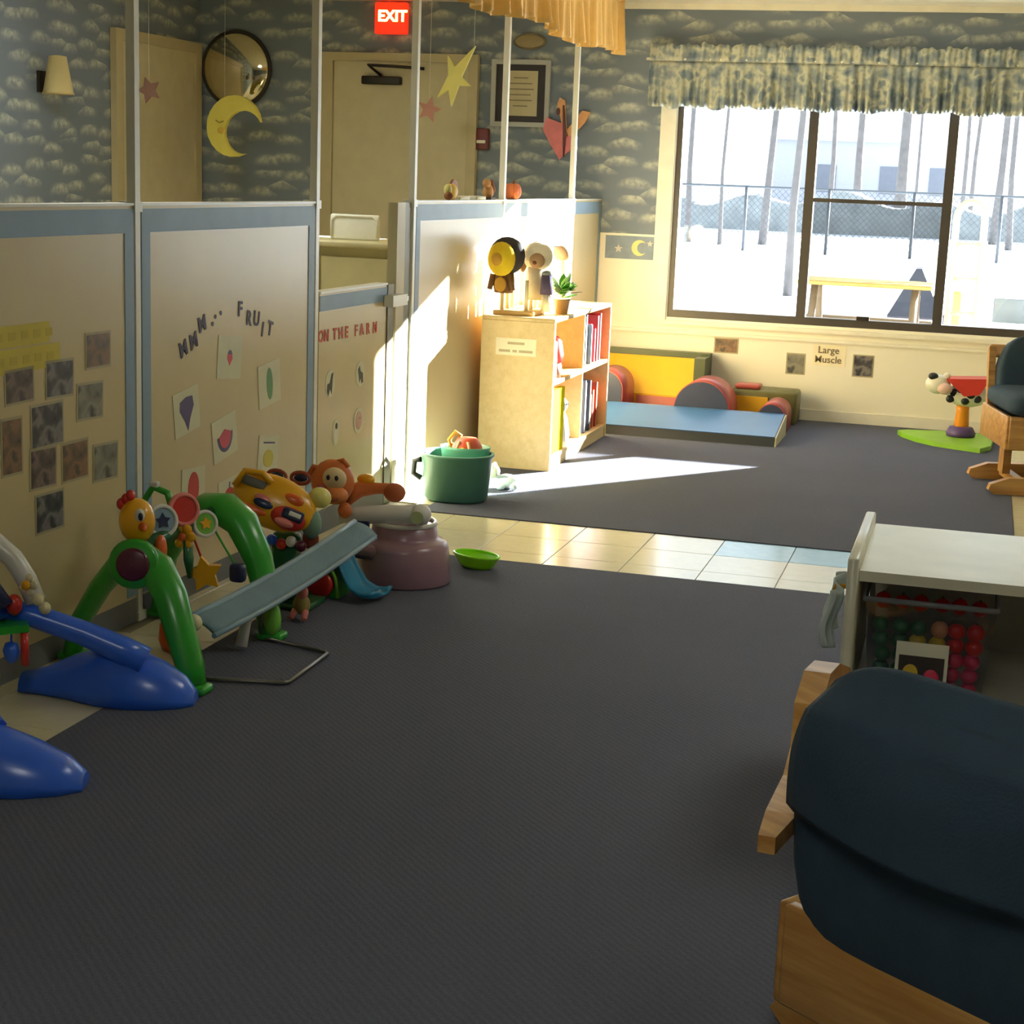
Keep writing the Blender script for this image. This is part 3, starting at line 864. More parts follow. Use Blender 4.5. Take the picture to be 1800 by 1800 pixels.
flat(c, [(.06 * math.cos(a), .01 + .065 * math.sin(a)) for a in [PI + PI * i / 12 for i in range(13)]], 'fruit_purple', 'rind'); flat(c, [(.047 * math.cos(a), .01 + .05 * math.sin(a)) for a in [PI + PI * i / 12 for i in range(13)]] + [(0, .03)], 'fruit_pink', 'flesh', .0022, .003)
c = card(5.777, .415, .18, .14, -8, 'fruit card with a yellow lemon low by the right border')
flat(c, oval(.045, .034, cy=-.018), 'fruit_yellow', 'lemon'); flat(c, [(-.05, .04), (.05, .04), (.05, .046), (-.05, .046)], 'fruit_purple', 'caption')
c = card(5.172, .381, .17, .15, -3, 'fruit card with a tall red fruit, low on the left')
flat(c, oval(.04, .06), 'fruit_red', 'red_fruit')
c = card(5.45, .305, .17, .14, 4, 'fruit card with a red apple behind the yellow toy face')
flat(c, oval(.045, .045, cy=-.01), 'fruit_red', 'apple'); flat(c, [(-.004, .03), (.004, .03), (.008, .055), (.0, .055)], 'fruit_purple', 'stem')
mat('letter_purple', (92, 84, 104), 0.6); mat('letter_red', (204, 84, 58), 0.6)
LT = [('M', 5.104, .876, 18, 'first letter M at the lower left'), ('M', 5.177, .897, 16, 'second letter M, touching the first'), ('M', 5.239, .951, 14, 'third letter M, highest of the three'),
      ('.', 5.316, .972, 0, 'lowest of three purple dots'), ('.', 5.337, .996, 0, 'middle one of three purple dots'), ('.', 5.378, 1.006, 0, 'right one of three purple dots'),
      ('F', 5.531, .983, -4, 'letter F beginning the word fruit'), ('R', 5.603, .945, -10, 'letter R of the word fruit'), ('U', 5.667, .939, -10, 'letter U of the word fruit'), ('I', 5.719, .895, -14, 'letter I of the word fruit'), ('T', 5.783, .894, -16, 'letter T ending the word fruit')]
for ch, Y, z, tl, lab in LT:
    o = text('cutout_letter', ch, .075 if ch != '.' else .1, 'letter_purple', None, Matrix.Identity(4), .0006, .002)
    o.matrix_world = pm(Y, z, .002, tl)
    tag(o, 'purple ' + lab + ', over the cards', 'letter', 'purple cut-out letters')
word = [('O', 6.262, 'ON'), ('N', 6.318, 'ON'), ('T', 6.405, 'THE'), ('H', 6.468, 'THE'), ('E', 6.53, 'THE'), ('F', 6.635, 'FARM'), ('A', 6.70, 'FARM'), ('R', 6.77, 'FARM'), ('M', 6.85, 'FARM')]
for ch, Y, wd in word:
    o = text('cutout_letter', ch, .066, 'letter_red', None, Matrix.Identity(4), .0006, .002)
    o.matrix_world = pm(Y, .822 - .012 * (Y - 6.5), .002, rnd.uniform(-4, 4))
    tag(o, 'red letter %s in the word %s on the low gate' % (ch, wd), 'letter', 'red cut-out letters')
def sticker(Y, z, halo, parts, label):
    t = thing('animal_sticker', label, 'sticker', group='animal stickers on the gate')
    t.matrix_world = pm(Y, z, .001)
    flat(t, halo, 'card_paper', 'sticker_border', 0, .0008)
    for nm, poly, m_ in parts: flat(t, poly, m_, nm, .0008, .0016)
mat('animal_dark', (84, 76, 60), 0.7); mat('animal_pale', (214, 208, 190), 0.7); mat('animal_pink', (214, 170, 150), 0.7)
sticker(6.365, .622, oval(.05, .058), [('animal_body', [(-.035, -.03), (-.03, .0), (-.005, .005), (.01, .04), (.03, .045), (.022, .015), (.02, -.01), (.015, -.045), (-.002, -.02), (-.02, -.05)], 'animal_dark')], 'dark animal sticker on the upper left of the gate')
sticker(6.693, .632, oval(.052, .056), [('animal_body', [(-.03, .02), (-.01, .035), (.0, .01), (.025, .0), (.03, -.04), (.012, -.045), (.0, -.02), (-.012, -.04), (-.02, -.01)], 'animal_dark')], 'grey animal sticker on the upper right of the gate')
sticker(6.431, .409, oval(.035, .055), [('animal_body', oval(.022, .03, cy=-.015), 'animal_pale'), ('animal_head', oval(.012, .014, cy=.026, cx=.006), 'animal_dark')], 'white animal sticker on the lower left of the gate')
sticker(6.683, .427, oval(.055, .058), [('animal_body', oval(.038, .04), 'animal_pink'), ('animal_eye', oval(.006, .006, cx=.01, cy=.01), 'animal_dark')], 'pink animal sticker on the lower right of the gate')

# little autumn toys along the partition top
mat('orange_toy', (206, 110, 60), 0.6); mat('yellow_toy', (216, 176, 62), 0.55); mat('brown_toy', (136, 82, 44), 0.7); mat('red_toy', (196, 48, 40), 0.4)
t = thing('turkey_toy', 'yellow turkey toy with brown tail on the partition top', 'toy', (PX(7.9, -.02), 7.88, 1.368))
B().ell((0, 0, .04), (.028, .055, .04)).build('body', 'yellow_toy', t)
B().prism([(.065 * math.cos(a) + .035, .035 + .065 * math.sin(a)) for a in [-.3 + (PI + .2) * i / 12 for i in range(13)]], -.008, .004, 'x', rot('Z', 0)).build('tail', 'brown_toy', t)
B().ell((.0, -.06, .05), (.02, .024, .028)).build('head', mat('turkey_head', (214, 206, 130), 0.6), t)
B().ell((.012, -.085, .02), (.022, .022, .02)).build('feet', 'brown_toy', t)
for Y, lab in ((8.02, 'white block on the partition top beside the turkey toy'), (8.28, 'white block on the partition top near the tan squirrel')):
    tag(B().rbox((PX(Y, -.02), Y, 1.378), (.05, .16, .02), .004, 1).build('white_block', 'paper_white'), lab, 'block', 'white blocks on the partition')
t = thing('squirrel_toy', 'tan squirrel toy on the partition top between posts', 'toy', (PX(8.46, -.02), 8.46, 1.368))
B().ell((0, 0, .04), (.028, .035, .042)).build('body', mat('tan_toy', (190, 140, 86), 0.7), t)
B().ell((0, -.03, .085), (.022, .026, .024)).build('head', 'tan_toy', t)
B().tube([(0, .03, .01), (0, .062, .05), (0, .05, .1)], [.014, .024, .012], 8).build('tail', 'brown_toy', t)
B().box(-.03, .03, -.04, .045, 0, .012).build('stand', mat('dark_stand', (74, 64, 50), 0.7), t)
t = thing('pumpkin_toy', 'orange pumpkin toy on the partition top right of the post', 'toy', (PX(8.9, -.02), 8.9, 1.368))
for k in range(8):
    a = 2 * PI * k / 8
    B().ell((.022 * math.cos(a), .032 * math.sin(a), .045), (.026, .035, .042)).build('pumpkin_lobe', 'orange_toy', t)
B().frustum((0, 0, .08), (.005, .01, .105), .008, .005, 8).build('stem', 'brown_toy', t)

# ================================================================== bookcase and what is on it
bc = thing('bookcase', 'low wooden bookcase with a label on its end, standing in the sun', 'bookcase', (0, 0, 0))
bx0, bx1, by0, by1, bz = -2.455, -2.065, 8.16, 9.49, 0.79
WS = 'wood_shelf'
B().box(bx0, bx1, by0, by0 + .022, 0.0, bz - .022).build('end_panel', WS, bc)
B().box(bx0, bx1, by1 - .022, by1, 0.0, bz - .022).build('end_panel', WS, bc)
B().rbox(((bx0 + bx1) / 2, (by0 + by1) / 2, bz - .011), (bx1 - bx0, by1 - by0, .022), .005, 2).build('top_board', WS, bc)
B().box(bx0, bx0 + .012, by0 + .022, by1 - .022, 0.03, bz - .022).build('back_panel', mat('back_orange', (220, 168, 92), 0.6), bc)
B().box(bx0 + .012, bx1 - .004, by0 + .022, by1 - .022, .445, .465).build('shelf', WS, bc)
B().box(bx0 + .012, bx1 - .004, by0 + .022, by1 - .022, .055, .075).build('shelf', WS, bc)
B().box(bx1 - .03, bx1 - .008, by0 + .022, by1 - .022, 0.0, .055).build('plinth', WS, bc)
B().box(bx0 + .012, bx1 - .02, by0 + .74, by0 + .76, .465, bz - .022).build('divider', WS, bc)
B().box(bx0 + .012, bx1 - .02, by0 + .74, by0 + .76, .075, .445).build('divider', WS, bc)
lb = thing('shelf_label', 'cream paper label taped to the end of the bookcase', 'label', (-2.267, by0 - .001, .636))
B().box(-.108, .108, -.0012, 0, -.044, .044).build('paper', mat('label_cream', (244, 232, 196), 0.6), lb)
for x0_, x1_, z_ in ((-.045, .045, .018), (-.09, -.03, -.022), (-.018, .006, -.022), (.016, .09, -.022)):
    B().box(x0_, x1_, -.002, -.0012, z_ - .006, z_ + .007).build('faded_word', mat('label_ink', (190, 172, 132), 0.7), lb)

# upper compartment
t = thing('red_jar_toy', 'red toy jar with a brown base on the upper shelf', 'toy', (-2.135, 8.40, .466))
B().lathe([(0.001, .08), (.055, .08), (.062, .12), (.05, .19), (.03, .215), (.001, .22)], 22).build('jar_body', mat('jar_red', (186, 52, 44), 0.45), t)
B().lathe([(0.001, 0), (.05, 0), (.058, .03), (.05, .08), (.001, .08)], 22).build('jar_base', mat('jar_brown', (104, 66, 48), 0.6), t)
tag(B().rbox((-2.10, 8.25, .466 + .10), (.04, .09, .20), .008, 2).build('cream_box', mat('box_cream', (244, 236, 200), 0.6)), 'narrow cream box inside the near end of the upper shelf', 'box')
def book(x, y, z, th, dp, ht, m_, label, grp, lean=0):
    t = thing('book', label, 'book', (x, y, z), (math.radians(lean), 0, 0), grp)
    B().box(-dp, 0, -th / 2, -th / 2 + .003, 0, ht).box(-dp, 0, th / 2 - .003, th / 2, 0, ht).box(-.003, 0, -th / 2, th / 2, 0, ht).build('cover', m_, t)
    B().box(-dp + .004, -.003, -th / 2 + .003, th / 2 - .003, .004, ht - .004).build('pages', 'paper_white', t)
for nm, c in (('book_grey', (150, 158, 168)), ('book_slate', (96, 104, 118)), ('book_pink', (214, 96, 104)), ('book_red', (176, 56, 54)), ('book_blue', (74, 88, 130)), ('book_dark', (70, 66, 70)), ('book_rust', (198, 86, 44)), ('book_white', (214, 214, 216)), ('book_orange', (222, 140, 70))):
    mat(nm, c, 0.5)
UB = [('book_grey', .035, .27, 'tall grey book at the front of the upper shelf row'), ('book_slate', .03, .28, 'slate book second in the upper shelf row'), ('book_grey', .028, .22, 'short grey book third in the upper shelf row'), ('book_pink', .035, .22, 'pink book in the middle of the upper shelf row'), ('book_pink', .03, .19, 'short pink book behind the middle of the upper row'), ('book_red', .04, .26, 'red book toward the far end of the upper row'), ('book_red', .035, .27, 'tall red book at the far end of the upper row')]
y = 9.02
for m_, th, ht, lab in UB:
    book(-2.095 - rnd.uniform(0, .02), y + th / 2, .466, th, .22, ht, m_, lab, 'books on the upper shelf'); y += th + .022
LB = [('book_blue', .03, .30, 'tall blue book at the front of the lower shelf row'), ('book_white', .03, .28, 'white book second in the lower shelf row'), ('book_dark', .035, .29, 'dark book third in the lower shelf row'), ('book_orange', .03, .20, 'orange book in the middle of the lower shelf row'), ('book_rust', .04, .22, 'rust book toward the far end of the lower row'), ('book_rust', .035, .26, 'tall rust book at the far end of the lower row')]
y = 9.06
for m_, th, ht, lab in LB:
    book(-2.095 - rnd.uniform(0, .02), y + th / 2, .0755, th, .22, ht, m_, lab, 'books on the lower shelf'); y += th + .026
t = thing('yellow_board_book', 'large bright yellow board book at the near end of the lower shelf', 'book', (-2.08, 8.20, .0755))
B().box(-.03, 0, 0, .29, 0, .335).build('cover', mat('bright_yellow', (206, 190, 8), 0.9), t)
MATS['bright_yellow'].node_tree.nodes['Principled BSDF'].inputs['Specular IOR Level'].default_value = 0.05
B().box(-.026, -.004, .29, .293, .004, .331).build('pages', 'paper_white', t)
t = thing('white_cat_toy', 'white toy cat sitting on the lower shelf', 'toy', (-2.135, 8.60, .0755))
mat('plush_white', (238, 236, 232), 0.9, 0.04, 20, bump=0.4)
B().lathe([(0.001, 0), (.055, .005), (.062, .06), (.05, .14), (.03, .19), (.001, .2)], 20).build('body', 'plush_white', t)
B().ell((.01, -.005, .22), (.04, .042, .042)).build('head', 'plush_white', t)
for s_ in (-1, 1):
    B().frustum((.01, s_ * .024, .248), (.01, s_ * .03, .285), .014, .002, 10).build('ear', 'plush_white', t)
    B().ell((.046, s_ * .016, .226), .006, 10, 6).build('eye', 'ink', t)
B().tube([(-.03, .05, .03), (-.01, .09, .09), (.0, .085, .15)], [.016, .014, .01], 8).build('tail', 'plush_white', t)

# top of the bookcase: peg stand with puppets, potted plant
pz = bz
ps = thing('puppet_stand', 'wooden stand with upright dowels on top of the bookcase', 'stand', (-2.33, 8.36, pz))
B().rbox((0.02, .07, .012), (.22, .40, .024), .006, 2).build('base', mat('stand_tan', (214, 178, 112), 0.55), ps)
for k in range(4):
    for q in range(2):
        B().frustum((-.055 + q * .13, -.08 + k * .095, .024), (-.055 + q * .13, -.08 + k * .095, .20 - .02 * q), .011, .010, 10).build('dowel', mat('dowel_cream', (238, 224, 176), 0.5), ps)
def puppet(name, label, loc, parts, rz=0):
    t = thing(name, label, 'puppet', loc, (0, 0, math.radians(rz)), 'hand puppets on the stand')
    for nm, kind, a, m_ in parts:
        if kind == 'e': B().ell(*a).build(nm, m_, t)
        elif kind == 't': B().tube(*a).build(nm, m_, t)
    return t
for nm, c in (('fur_dark', (66, 62, 64)), ('fur_brown', (120, 88, 56)), ('fur_cream', (236, 222, 196)), ('fur_tan', (176, 140, 104)), ('plush_yellow', (246, 204, 40)), ('plush_gold', (206, 158, 60)), ('fur_grey', (140, 146, 138)), ('plush_purple', (84, 74, 104)), ('leaf_green', (96, 172, 58)), ('leaf_pale', (186, 222, 150)), ('leaf_dark', (70, 96, 66))):
    mat(nm, c, 0.9, 0.12, 18, bump=0.4)
puppet('bee_puppet', 'round yellow faced puppet with a dark hood on the stand', (-2.385, 8.28, pz + .185), [
    ('face', 'e', ((0, -.04, .10), (.075, .05, .088)), 'plush_yellow'), ('hood', 'e', ((.012, .02, .115), (.098, .07, .098)), 'fur_dark'), ('muzzle', 'e', ((-.012, -.085, .10), (.03, .016, .034)), 'plush_gold'),
    ('body', 't', ([(0, .02, .04), (0, .02, -.03), (0, .02, -.075)], [.05, .058, .05], 12), 'fur_brown'), ('medallion', 'e', ((-.0, -.045, -.03), (.032, .012, .038)), 'plush_gold'), ('arm', 't', ([(.04, -.01, .02), (.06, -.02, -.06)], [.018, .014], 8), 'fur_brown'), ('arm', 't', ([(-.05, -.01, .02), (-.065, -.02, -.06)], [.018, .014], 8), 'fur_brown')])
puppet('lamb_puppet', 'cream woolly puppet with a tan face on the stand', (-2.235, 8.40, pz + .185), [
    ('head', 'e', ((0, 0, .115), (.082, .06, .075)), 'fur_cream'), ('face', 'e', ((.01, -.05, .095), (.042, .03, .04)), 'fur_tan'), ('nose', 'e', ((.005, -.08, .085), (.012, .008, .01)), 'fur_brown'), ('ear', 'e', ((-.075, -.01, .07), (.02, .016, .04)), 'fur_tan'),
    ('body', 't', ([(-.01, 0, .06), (-.01, 0, -.03), (-.01, 0, -.11)], [.04, .05, .045], 12), 'fur_cream')])
puppet('grey_mouse_puppet', 'small grey puppet peeking behind the yellow faced one', (-2.315, 8.58, pz + .20), [
    ('head', 'e', ((0, 0, .12), (.035, .035, .04)), 'fur_grey'), ('ear', 'e', ((.02, 0, .155), (.016, .008, .018)), 'fur_grey'), ('body', 't', ([(0, 0, .09), (0, 0, -.04)], [.03, .035], 10), 'fur_grey')])
puppet('tan_dog_puppet', 'tan puppet at the far end of the stand', (-2.17, 8.66, pz + .16), [
    ('head', 'e', ((0, 0, .15), (.05, .05, .042)), 'fur_tan'), ('ear', 'e', ((-.03, 0, .175), (.03, .02, .014)), 'fur_grey'), ('body', 't', ([(0, 0, .12), (0, 0, -.13)], [.03, .04], 10), 'fur_cream')])
puppet('purple_puppet', 'small dark purple puppet in front of the green plant', (-2.165, 8.34, pz + .02), [
    ('body', 't', ([(0, 0, .09), (0, 0, .19)], [.035, .03], 12), 'plush_purple'), ('skirt', 't', ([(0, 0, .0), (0, 0, .09)], [.03, .022], 12), 'fur_cream'), ('cap', 'e', ((.0, 0, .195), (.03, .03, .018)), 'fur_grey')])
pp = thing('potted_plant', 'small green plant in a tan pot on the bookcase corner', 'plant', (-2.12, 8.50, pz))
B().lathe([(0.001, 0), (.032, 0), (.042, .07), (.046, .072), (.046, .08), (.036, .08), (.001, .07)], 18).build('pot', mat('pot_tan', (206, 166, 116), 0.6), pp)
R2 = random.Random(3)
leaf = [(0, 0), (.016, .02), (.02, .045), (.012, .07), (0, .085), (-.012, .07), (-.02, .045), (-.016, .02)]
for k in range(36):
    an = R2.uniform(0, 2 * PI); el = R2.uniform(15, 80)
    M = tr(.01 * math.cos(an), .01 * math.sin(an), .08 + R2.uniform(0, .05)) @ rot('Z', math.degrees(an)) @ rot('X', el - 10) @ tr(0, R2.uniform(0, .03), 0)
    B().prism(leaf, -.001, .001, 'z', M).build('leaf', ('leaf_green', 'leaf_pale', 'leaf_dark')[k % 3], pp)

# ================================================================== green tub with toys, plush
tb_ = thing('green_tub', 'dark green oval tub on the far carpet by the post', 'tub', (-2.275, 7.235, 0.004))
mat('tub_green', (84, 138, 122), 0.4)
prof = [(0.001, 0.0), (.135, 0.0), (.15, .012), (.168, .205), (.178, .212), (.178, .222), (.163, .222), (.158, .21), (.142, .02), (.001, .015)]
B().lathe(prof, 40, sx=1.0, sy=.86).build('tub_body', 'tub_green', tb_)
B().tube([(-.165, -.03, .18), (-.20, -.02, .17), (-.205, -.02, .11), (-.165, -.02, .09)], .014, 8).build('handle', mat('handle_dark', (40, 44, 44), 0.5), tb_)
it = thing('teal_basin', 'pale teal basin set inside the green tub', 'basin', (-2.255, 7.30, 0.10))
B().lathe([(0.001, 0.0), (.10, .0), (.118, .135), (.122, .148), (.113, .148), (.094, .012), (.001, .012)], 32, sx=1, sy=.7).build('basin_body', mat('teal_pale', (110, 186, 158), 0.4), it)
t = thing('pumpkin_bucket', 'orange red toy bucket with pale ribs inside the tub', 'toy', (-2.25, 7.31, .14))
B().lathe([(0.001, 0), (.05, 0), (.075, .05), (.07, .11), (.045, .145), (.001, .15)], 24).build('bucket_body', mat('bucket_red', (214, 84, 50), 0.45), t)
for s_ in (-1, 1):
    B().tube([(s_ * .03, -.06, .06), (s_ * .036, -.07, .09), (s_ * .02, -.055, .135)], .007, 8).build('rib', mat('rib_pale', (246, 190, 140), 0.5), t)
B().tube([(-.07, -.0, .08), (-.09, .0, .13), (-.06, 0, .17), (-.03, 0, .15)], .01, 8).build('handle', 'plush_gold', t)
B().ell((0, -.073, .09), (.016, .006, .02)).build('face_patch', 'plush_yellow', t)
t = thing('white_plush', 'small white plush animal beside the green tub', 'plush toy', (-2.165, 7.60, .004))
t.scale = (.72, .72, .72)
B().ell((.05, 0, .05), (.085, .06, .05)).build('body', 'plush_white', t)
B().ell((-.045, -.02, .115), (.045, .042, .048)).build('head', mat('plush_cream', (230, 222, 190), 0.9, bump=.4), t)
for s_ in (-1, 1):
    B().ell((-.045, -.02 + s_ * .03, .155), (.016, .01, .02)).build('ear', 'plush_cream', t)
    B().ell((.11, -.05, .025 + .0 * s_), (.03, .026, .024)).build('paw', 'plush_white', t) if s_ > 0 else B().ell((.02, -.065, .022), (.034, .026, .022)).build('paw', 'plush_white', t)
B().ell((.02, -.035, .085), (.05, .012, .014)).build('scarf', mat('scarf_grey', (150, 150, 150), 0.9), t)

# ================================================================== soft climbing set by the window
for nm, c in (('vinyl_blue', (70, 112, 164)), ('vinyl_red', (176, 82, 74)), ('vinyl_yellow', (232, 178, 40)), ('vinyl_green', (74, 84, 52)), ('vinyl_navy', (50, 58, 84)), ('vinyl_dark', (52, 58, 64)), ('vinyl_cream', (206, 196, 150))):
    mat(nm, c, 0.38, 0.06, 6)
def soft(name, label): return thing(name, label, 'climbing block', (0, 0, 0.004), group='soft climbing blocks')
t = soft('foam_ramp', 'light blue foam mat lying in front of the red arches')
poly = [(9.57, 0.0), (9.59, .052), (10.02, .125), (10.08, .125), (10.08, 0.0)]
B().prism([(a, c + .0) for a, c in poly], -2.43, -1.075, 'x').build('wedge_core', 'vinyl_dark', t)
B().add([(-2.43, 9.588, .055), (-1.078, 9.588, .055), (-1.078, 10.02, .128), (-2.43, 10.02, .128), (-2.43, 10.08, .128), (-1.078, 10.08, .128)], [(0, 1, 2, 3), (3, 2, 5, 4)]).build('blue_cover', 'vinyl_blue', t, solid=.004)
B().prism([(a, c) for a, c in poly], -1.075, -1.068, 'x').build('end_cover', 'vinyl_cream', t)
def arch(x, y0_, y1_, r, zc, label, zb=0.0, sq=1.0):
    t = soft('foam_arch', label)
    n = 20
    out = [(x + r * math.cos(PI * i / n), zc + r * sq * math.sin(PI * i / n)) for i in range(n + 1)] + [(x - r, zb), (x + r, zb)]
    out2 = [(x + (r - .006) * math.cos(PI * i / n), zc + (r - .006) * sq * math.sin(PI * i / n)) for i in range(n + 1)] + [(x - r + .006, zb), (x + r - .006, zb)]
    B().prism(out, y0_, y1_, 'y', smooth=True).build('red_cover', 'vinyl_red', t)
    B().prism(out2, y0_ - .004, y0_ + .004, 'y').build('navy_end', 'vinyl_navy', t)
    return t
arch(-1.60, 10.09, 10.44, .175, .11, 'big red foam arch with a navy end, in the middle of the set', sq=1.05)
arch(-1.165, 10.09, 10.44, .085, .10, 'small red foam arch at the right end of the set')
arch(-2.22, 10.09, 10.44, .12, .20, 'red foam arch at the left end, beside the bookcase', sq=1.0)
t = soft('foam_slide', 'yellow foam slope with dark green back against the wall')
sl = [(10.48, .0), (10.48, .14), (10.53, .19), (10.70, .365), (10.72, .365), (10.72, 0)]
B().prism(sl, -2.42, -1.73, 'x').build('yellow_slope', 'vinyl_yellow', t)
B().box(-2.42, -1.66, 10.725, 10.80, 0, .40).build('green_back', 'vinyl_green', t)
B().box(-1.73, -1.66, 10.52, 10.725, 0, .385).build('green_side', 'vinyl_green', t)
B().prism([(10.45, 0), (10.45, .03), (10.478, .13), (10.478, 0)], -2.09, -1.78, 'x').build('red_foot', 'vinyl_red', t)
t = soft('foam_steps', 'low olive foam block with yellow front at the wall')
B().rbox((-1.27, 10.64, .105), (.42, .26, .21), .02, 2).build('olive_block', mat('vinyl_olive', (104, 100, 54), 0.4), t)
B().box(-1.46, -1.24, 10.49, 10.508, 0, .17).build('yellow_front', 'vinyl_yellow', t)
B().rbox((-1.38, 10.60, .225), (.16, .14, .03), .012, 2).build('red_cushion', 'vinyl_red', t)

# window-wall pictures and sign
for x, z, w_, h_, m_, lab in ((-1.576, .455, .145, .085, 'snap_warm', 'wide framed snapshot on the cream wall under the window'), (-1.116, .366, .108, .123, 'snap_grey', 'snapshot on the cream wall left of the paper sign'), (-.685, .38, .118, .128, 'snap_dark', 'snapshot on the cream wall right of the paper sign')):
    t = thing('wall_snapshot', lab, 'photo', (x, BY - .0005, z), group='snapshots on the window wall')
    B().box(-w_ / 2 - .008, w_ / 2 + .008, -.0015, 0, -h_ / 2 - .008, h_ / 2 + .008).build('backing', mat('photo_backing', (176, 164, 130), 0.5), t)
    B().box(-w_ / 2, w_ / 2, -.003, -.0015, -h_ / 2, h_ / 2).build('print', m_, t)
t = thing('paper_sign', 'cream paper sign reading Large Muscle on the wall', 'sign', (-.905, BY - .0005, .433))
B().box(-.105, .105, -.0015, 0, -.068, .068).build('paper', mat('sign_paper', (240, 230, 196), 0.6), t)
text('lettering', 'Large', .062, mat('sign_ink', (120, 104, 78), 0.7).name, t, frame_m((-.005, -.003, .033), (1, 0, 0), (0, 0, 1)), .0008, .0008)
text('lettering', 'Muscle', .062, 'sign_ink', t, frame_m((-.005, -.003, -.028), (1, 0, 0), (0, 0, 1)), .0008, .0008)

# cow toy
t = thing('cow_activity_toy', 'black and white cow toy on a lime green base by the wall', 'toy', (-.06, 10.36, .004))
base = [(-.36, .12), (-.30, .18), (-.1, .24), (.15, .24), (.22, .1), (.20, -.26), (.14, -.40), (.02, -.34), (-.13, -.26), (-.24, -.14), (-.33, .02)]
B().prism(base, 0, .028, 'z').build('base_mat', mat('lime', (140, 196, 50), 0.4), t)
B().lathe([(0.001, .028), (.085, .028), (.09, .05), (.07, .085), (.045, .09), (.001, .09)], 24, (.02, .06, 0)).build('purple_ring', mat('toy_purple', (96, 72, 130), 0.4), t)
B().lathe([(.042, .085), (.045, .10), (.038, .19), (.04, .215), (.001, .216)], 20, (.02, .06, 0)).build('orange_stem', mat('toy_orange', (240, 150, 30), 0.4), t)
mat('cow_white', (226, 222, 200), 0.4); mat('cow_black', (34, 32, 32), 0.4)
bd = B().ell((.04, .06, .285), (.13, .09, .075)).build('cow_body', 'cow_white', t)
for p in ((-.04, -.005, .30), (.06, -.028, .295), (.03, -.02, .255), (-.06, .0, .26), (.1, -.01, .33), (-.08, .0, .315), (.10, -.012, .27), (.0, -.025, .325)):
    B().ell(p, (.026, .012, .024), 10, 6).build('spot', 'cow_black', bd)
B().prism([(-.09, .385), (.17, .40), (.11, .30), (.02, .285)], -.045, .14, 'y').build('red_saddle', mat('toy_red', (206, 60, 44), 0.4), t)
hd_ = B().ell((-.14, .0, .345), (.075, .06, .06)).build('cow_head', 'cow_white', t)
B().ell((-.095, -.05, .325), (.045, .03, .036)).build('muzzle', mat('cow_pink', (222, 186, 170), 0.4), hd_)
B().ell((-.17, -.035, .395), (.03, .016, .022)).build('ear', 'cow_black', hd_)
B().ell((-.09, -.02, .40), (.022, .014, .02)).build('ear', 'cow_white', hd_)
B().tube([(.15, .06, .33), (.19, .06, .38), (.21, .06, .44)], .012, 8).build('tail', 'cow_white', t)
B().ell((.215, .055, .455), (.026, .02, .024)).build('tail_tip', 'cow_black', t)
B().ell((.175, .04, .40), (.026, .02, .02)).build('tail_spot', 'cow_black', t)

# ================================================================== glider chairs
def bend_board(b, pts, wd, th, n=None):
    """board of width wd and thickness th that follows a bent line, rounded at the ends"""
    P = [Vector(p) for p in pts]
    L = []; Rr = []
    N = len(P)
    for i in range(N):
        tan = (P[min(i + 1, N - 1)] - P[max(i - 1, 0)]); tan.normalize()
        side = Vector((0, 0, 1)).cross(tan)
        if side.length < 1e-3: side = Vector((1, 0, 0))
        side.normalize(); nrm = tan.cross(side)
        k = 1.0 if 0 < i < N - 1 else 0.55
        L.append((P[i], side, nrm, k))
    vs = []
    for p, s_, n_, k in L:
        for a, c in ((-1, -1), (1, -1), (1, 1), (-1, 1)):
            vs.append(p + s_ * a * wd / 2 * k + n_ * c * th / 2)
    fs = [(0, 3, 2, 1), tuple((N - 1) * 4 + j for j in range(4))]
    for i in range(N - 1):
        for j in range(4):
            fs.append((i * 4 + j, i * 4 + (j + 1) % 4, (i + 1) * 4 + (j + 1) % 4, (i + 1) * 4 + j))
    return b.add(vs, fs)
def cushion(b, w_, d_, h_, c, M=None, e=2.6, n=30, m=14):
    """pillow-like block"""
    def sp(v, p): return math.copysign(abs(v) ** p, v)
    vs = []
    def fn(u, v):
        a = 2 * PI * u; ph = -PI / 2 + PI * v
        return (c[0] + w_ / 2 * sp(math.cos(ph), 2 / 5) * sp(math.cos(a), 2 / 7), c[1] + d_ / 2 * sp(math.cos(ph), 2 / 5) * sp(math.sin(a), 2 / 7), c[2] + h_ / 2 * sp(math.sin(ph), 2 / 3.2))
    return b.grid(fn, n, m, M, closed=True)
